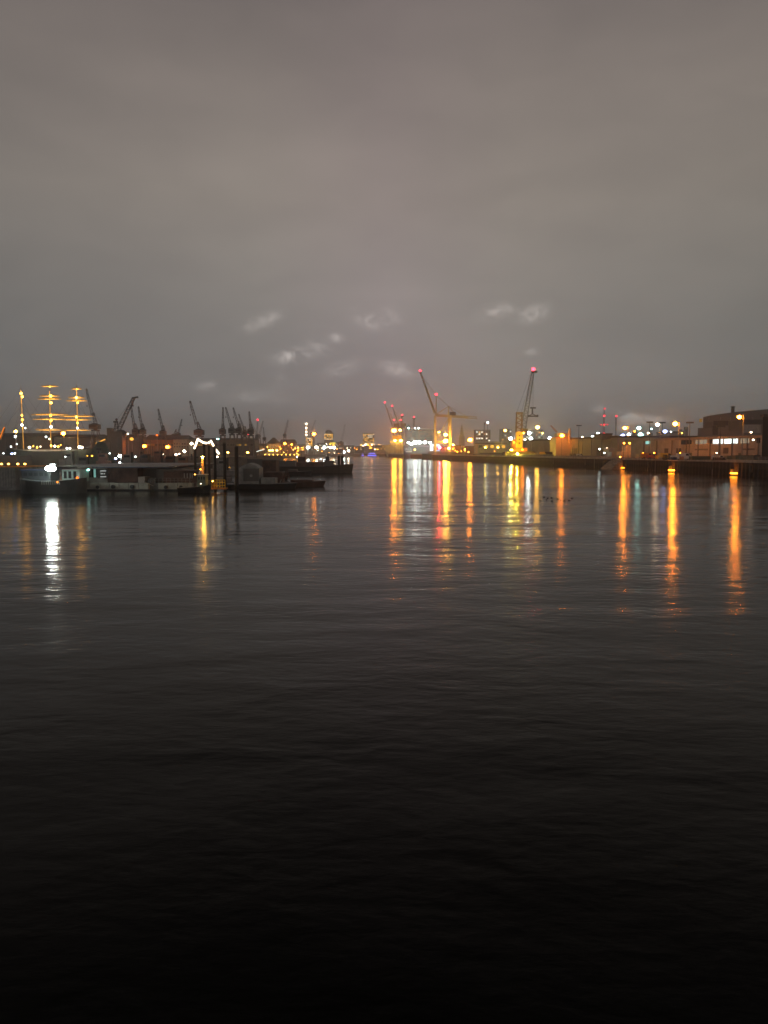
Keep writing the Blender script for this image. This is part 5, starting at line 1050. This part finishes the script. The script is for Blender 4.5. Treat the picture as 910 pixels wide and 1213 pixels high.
bh.part(MB().box(PX(288, 166.4), PX(306.5, 166.4), 166.3, 166.48, PZ(570, 166), PZ(555, 166)), 'roller_door', 'dclad'); bh.part(MB().tube((PX(297, 166), 166.1, PZ(563.5, 166)), (PX(297, 166), 166.29, PZ(563.5, 166)), .3, .3, 10), 'round_window', 'palegrey')
bh.part(MB().box(PX(310, 168), PX(327, 168), 166.4, 170, PZ(573, 168), PZ(566, 168)), 'deck_crate', 'grey')
for x in (313, 320, 331): bh.part(MB().tube((PX(x, 165), 165, PZ(573, 165)), (PX(x + 2, 165), 165, PZ(568, 165)), .12, .1, 6), 'bitt', 'grey')
rb_ = thing('rust_lighter', 'rusty low barge with blunt bow pointing right', 'barge', (PX(350, 177), 177, 0))
hull(rb_, 300, 386, 177, PZ(571, 177), 3.0, 'rust', rise=.35); rb_.part(MB().box(PX(345, 177), PX(371, 177), 175, 179, PZ(571.2, 177), PZ(568.3, 177)), 'hatch_cover', 'rust')
rb_.part(MB().box(PX(314, 178), PX(336, 178), 175.4, 180, PZ(571.5, 178), PZ(559, 178)), 'deck_house', 'rust'); rb_.part(MB().lattice(P(337.5, 568, 177), P(340, 556, 177), .9, .3, 4, .07).bar(P(335, 569, 177), P(340, 556, 177), .15).bar(P(344, 569, 177), P(340, 556, 177), .15), 'derrick', 'rust')
db = thing('dark_store_block', 'dark reddish box shaped houseboat behind the boathouse barge', 'houseboat', (PX(320, 215), 215, 0))
hull(db, 290, 342, 215, 1.2, 4, 'black', rise=.2); db.part(MB().box(PX(313, 215), PX(329, 215), 211.5, 218, 1.25, PZ(545.5, 215)), 'cabin', 'rust'); db.part(MB().box(PX(295, 215), PX(312.8, 215), 211.8, 218, 1.25, PZ(543.5, 215)), 'wheelhouse', 'dclad'); db.part(MB().box(PX(312.5, 215), PX(330, 215), 211, 218.5, PZ(545.4, 215), PZ(544.4, 215)), 'cabin_roof', 'dclad')
lb = thing('low_boat', 'low flat dark boat in front of the big dark tug', 'boat', (PX(355, 262), 262, 0)); hull(lb, 335, 370, 262, PZ(558.3, 262), 2.6, 'black', rise=.2); lb.part(MB().box(PX(342, 262), PX(352, 262), 260.5, 263.5, PZ(558.4, 262), PZ(556, 262)), 'cabin', 'dclad')
bt = thing('dark_cargo_ship', 'big dark moored coaster with rusty deck reaching right into open water', 'ship', (PX(385, 290), 290, 0))
hull(bt, 322, 419, 290, PZ(552.3, 290), 4.5, mat('coaster_hull', (.045, .045, .04), .6), rise=1.0)
bt.part(MB().box(PX(352, 290), PX(384, 290), 287, 293, PZ(552.4, 290), PZ(547.3, 290)), 'hatch_cover', 'rust'); bt.part(MB().box(PX(328, 290), PX(351, 290), 287, 293.5, PZ(552.4, 290), PZ(545.5, 290)), 'deck_cargo', 'dclad')
bt.part(MB().box(PX(384.5, 290), PX(396, 290), 287.5, 293, PZ(552.4, 290), PZ(545.5, 290)), 'deckhouse', 'dclad'); bt.part(MB().box(PX(386, 290), PX(390.5, 290), 288, 292, PZ(545.4, 290), PZ(541, 290)), 'wheelhouse', 'blue')
bt.part(MB().tube(P(388.5, 541, 290), P(388.5, 534, 290), .14, .08, 6), 'mast', 'steel'); bt.part(MB().tube(P(412, 551, 290), P(418, 546.5, 290), .1, .1, 6), 'jackstaff', 'steel')
for x in (401.7, 405.5): bt.part(MB().tube(P(x, 551, 290), P(x, 540, 290), .5, .5, 10), 'spud_pile', 'black')
for x, y, lab in [(352, 541, 'small white lamp at the left end of the dark coaster'), (380, 544, 'small white lamp on the deckhouse of the dark coaster')]: A(x, y, 286, WHT, 5, .9, lab, 'wall', gz=3, name='deck_lamp')
for (x, y) in [(345, 537)]: pass
t_ = thing('harbour_launch', 'small dark launch with boxy cabin left of the coaster', 'launch', (PX(355, 330), 330, 0)); hull(t_, 346, 372, 330, 1.6, 2.2, 'rust', rise=.5); t_.part(MB().box(PX(353, 330), PX(362, 330), 328.5, 331.5, 1.65, PZ(541, 330)), 'cabin', 'rust'); t_.part(MB().tube(P(357, 541, 330), P(357, 534, 330), .1, .06, 6), 'mast', 'steel')

# crowd of old harbour vessels behind the pontoon, each different
vs_ = [(98, 30, 225, 'green', 'dclad', 'dark green harbour boat behind the teal kiosk', 541), (124, 34, 250, 'black', 'brick', 'old steam launch with tall funnel beside the white lamp', 537), (150, 30, 262, 'black', 'grey', 'grey cabin launch under the floating crane', 538),
       (174, 34, 240, 'rust', 'rust', 'rust red tug below the left deep orange lamp', 538), (200, 30, 252, 'black', 'rust', 'brown motor barge below the right deep orange lamp', 540), (218, 24, 230, 'black', 'brick', 'brick red workboat left of the mooring piles', 541),
       (262, 36, 260, 'grey', 'grey', 'pale grey hulk seen between the mooring piles', 545), (120, 30, 320, 'black', 'green', 'dark boat with tent like cover under the golden gangway', 530), (185, 34, 330, 'rust', 'brick', 'old salvage boat with derrick below the thin cranes', 534),
       (235, 40, 350, 'black', 'dclad', 'black coal barge behind the string of lights', 540), (80, 34, 300, 'black', 'palegrey', 'pale topped boat before the sailing ship hull', 537)]
for i, (x, w_, D, hm, cm_, lab, yt) in enumerate(vs_):
    t_ = thing('harbour_vessel', lab, 'boat', (PX(x, D), D, 0), 'old vessels moored behind the long pontoon')
    dirn = 'right' if i % 2 else 'left'
    hull(t_, x - w_ / 2, x + w_ / 2, D, 1.7 + (i % 3) * .3, 2.8, hm, dirn, rise=.7)
    zd = 1.75 + (i % 3) * .3; zt = max(PZ(yt, D), zd + 1.6); s = 1 if dirn == 'right' else -1; xa = PX(x, D); wpx = w_ * D / FPX
    c1 = t_.part(MB().box(xa - wpx * .25, xa + wpx * .18, D - 1.7, D + 1.7, zd - .5, zd + (zt - zd) * .55), 'deckhouse', cm_)
    c2 = t_.part(MB().box(xa - wpx * .05 * s - 1.2, xa - wpx * .05 * s + 1.2, D - 1.3, D + 1.3, zd + (zt - zd) * .555, zt), 'wheelhouse', cm_)
    c2.part(MB().box(xa - wpx * .05 * s - 1.0, xa - wpx * .05 * s + 1.0, D - 1.34, D - 1.28, zt - 1.1, zt - .35), 'window', 'glass')
    t_.part(MB().tube((xa - s * wpx * .2, D, zd), (xa - s * wpx * .2, D, zt + .8), .45, .4, 10), 'funnel', 'black'); t_.part(MB().tube((xa + s * wpx * .2, D, zd), (xa + s * wpx * .2, D, zt + 3 + i % 3), .13, .06, 6), 'mast', 'steel')
    t_.part(MB().tube((xa + s * wpx * .2, D, zt + 1.5), (xa + s * wpx * .42, D, zd + .3), .04, .04, 4), 'stay', 'steel')
    if i == 7: t_.part(MB().gable(xa - 6.5, xa + 6.5, D - 2.5, D + 2.5, zd + .2, PZ(523, D), 5), 'tent_cover', 'green')
for (x, y, D, c, s, r_, lab) in [(171.5, 552, 200, WARM, 8, .8, 'tiny peach lamp on the pontoon roof edge left'), (199, 552, 200, WARM, 6, .7, 'tiny pale lamp on the pontoon roof edge right'), (160.5, 541, 236, WHT, 3, 1.3, 'soft white lamp on the rust red tug'), (125, 538, 300, WHT, 3, .9, 'faint white lamp left of the white mast lamp'),
                                (130, 537, 300, WHT, 3, 1.1, 'faint white lamp close left of the violet lamp'), (154, 540.5, 262, WHT, 3, .8, 'faint white lamp on the grey cabin launch'), (77.5, 541, 280, WHT, 4, .9, 'small white lamp on the pale topped boat'), (142, 548, 190, WHT, 5, 1.5, 'small white lamp lying just above the pontoon roof'),
                                (109, 540, 220, YEL, 1.2, 1.6, 'dim yellow lamp on the dark green harbour boat'), (103.5, 540, 220, YEL, 1.0, 1.1, 'dimmer lamp at the stern of the dark green boat'), (257.5, 541, 262, WARM, 3, 1.6, 'soft peach lamp on the pale hulk behind the piles'), (117, 541, 250, WHT, 1.5, 1.0, 'dim white lamp on the steam launch deck')]:
    A(x, y, D, c, s, r_, lab, 'post', gz=0 if D > 200 else 1, name='boat_lamp')

# ---------------------------------------------------------------- ducks resting on the water
dk = MB()
def duck_mesh():
    rings = []
    for (x, r_, z) in [(-.30, .02, .16), (-.24, .07, .11), (-.12, .13, .08), (.02, .15, .08), (.14, .12, .09), (.20, .07, .14), (.23, .045, .21), (.27, .055, .27), (.32, .045, .28), (.36, .018, .26), (.42, .012, .25)]:
        rings.append([(x, r_ * math.cos(t) * .85, z + r_ * math.sin(t)) for t in [2 * math.pi * i / 8 for i in range(8)]])
    b = MB().loft(rings); me = bpy.data.meshes.new('duck'); me.from_pydata([tuple(v) for v in b.v], [], b.f); me.materials.append(M_('bird'))
    for p in me.polygons: p.use_smooth = True
    return me
dm = duck_mesh()
for (x, y) in [(645.4, 589), (649.8, 590.2), (648.5, 592), (654.5, 589.7), (662.2, 591.2), (666, 592.6), (669.7, 593.4), (671.8, 591), (675.4, 592.8), (679, 590.4), (640.5, 593), (631, 590.5), (630.5, 595), (623, 591.5), (611, 593), (617, 594), (655, 593.6)]:
    D = CAM_Z * FPX / (y - HOR); o = bpy.data.objects.new('duck', dm); COL.objects.link(o); o.location = (PX(x, D), D, -.02); o.rotation_euler = (0, 0, rng.uniform(0, 6.28)); o.scale = (.8,) * 3
    o['label'] = 'small dark duck in the flock resting on the water before the mobile crane'; o['category'] = 'duck'; o['group'] = 'ducks resting on the water'

# ---------------------------------------------------------------- vapour plume and haze
def volume(name, dens, col, g, mb, noise=False):
    m = bpy.data.materials.new(name); m.use_nodes = True; t = m.node_tree; t.nodes.clear()
    v = t.nodes.new('ShaderNodeVolumePrincipled'); v.inputs['Color'].default_value = (*col, 1); v.inputs['Density'].default_value = dens; v.inputs['Anisotropy'].default_value = g
    o = t.nodes.new('ShaderNodeOutputMaterial'); t.links.new(v.outputs[0], o.inputs['Volume'])
    return single(mb, name, m, None, None, (0, 0, 0), None, 'stuff')
volume('haze', .00037, (.95, .96, .96), .88, MB().box(-3200, 3200, -60, 4300, -5, 150))
print('objects', len(bpy.data.objects), 'tris', sum(len(m.polygons) for m in bpy.data.meshes))
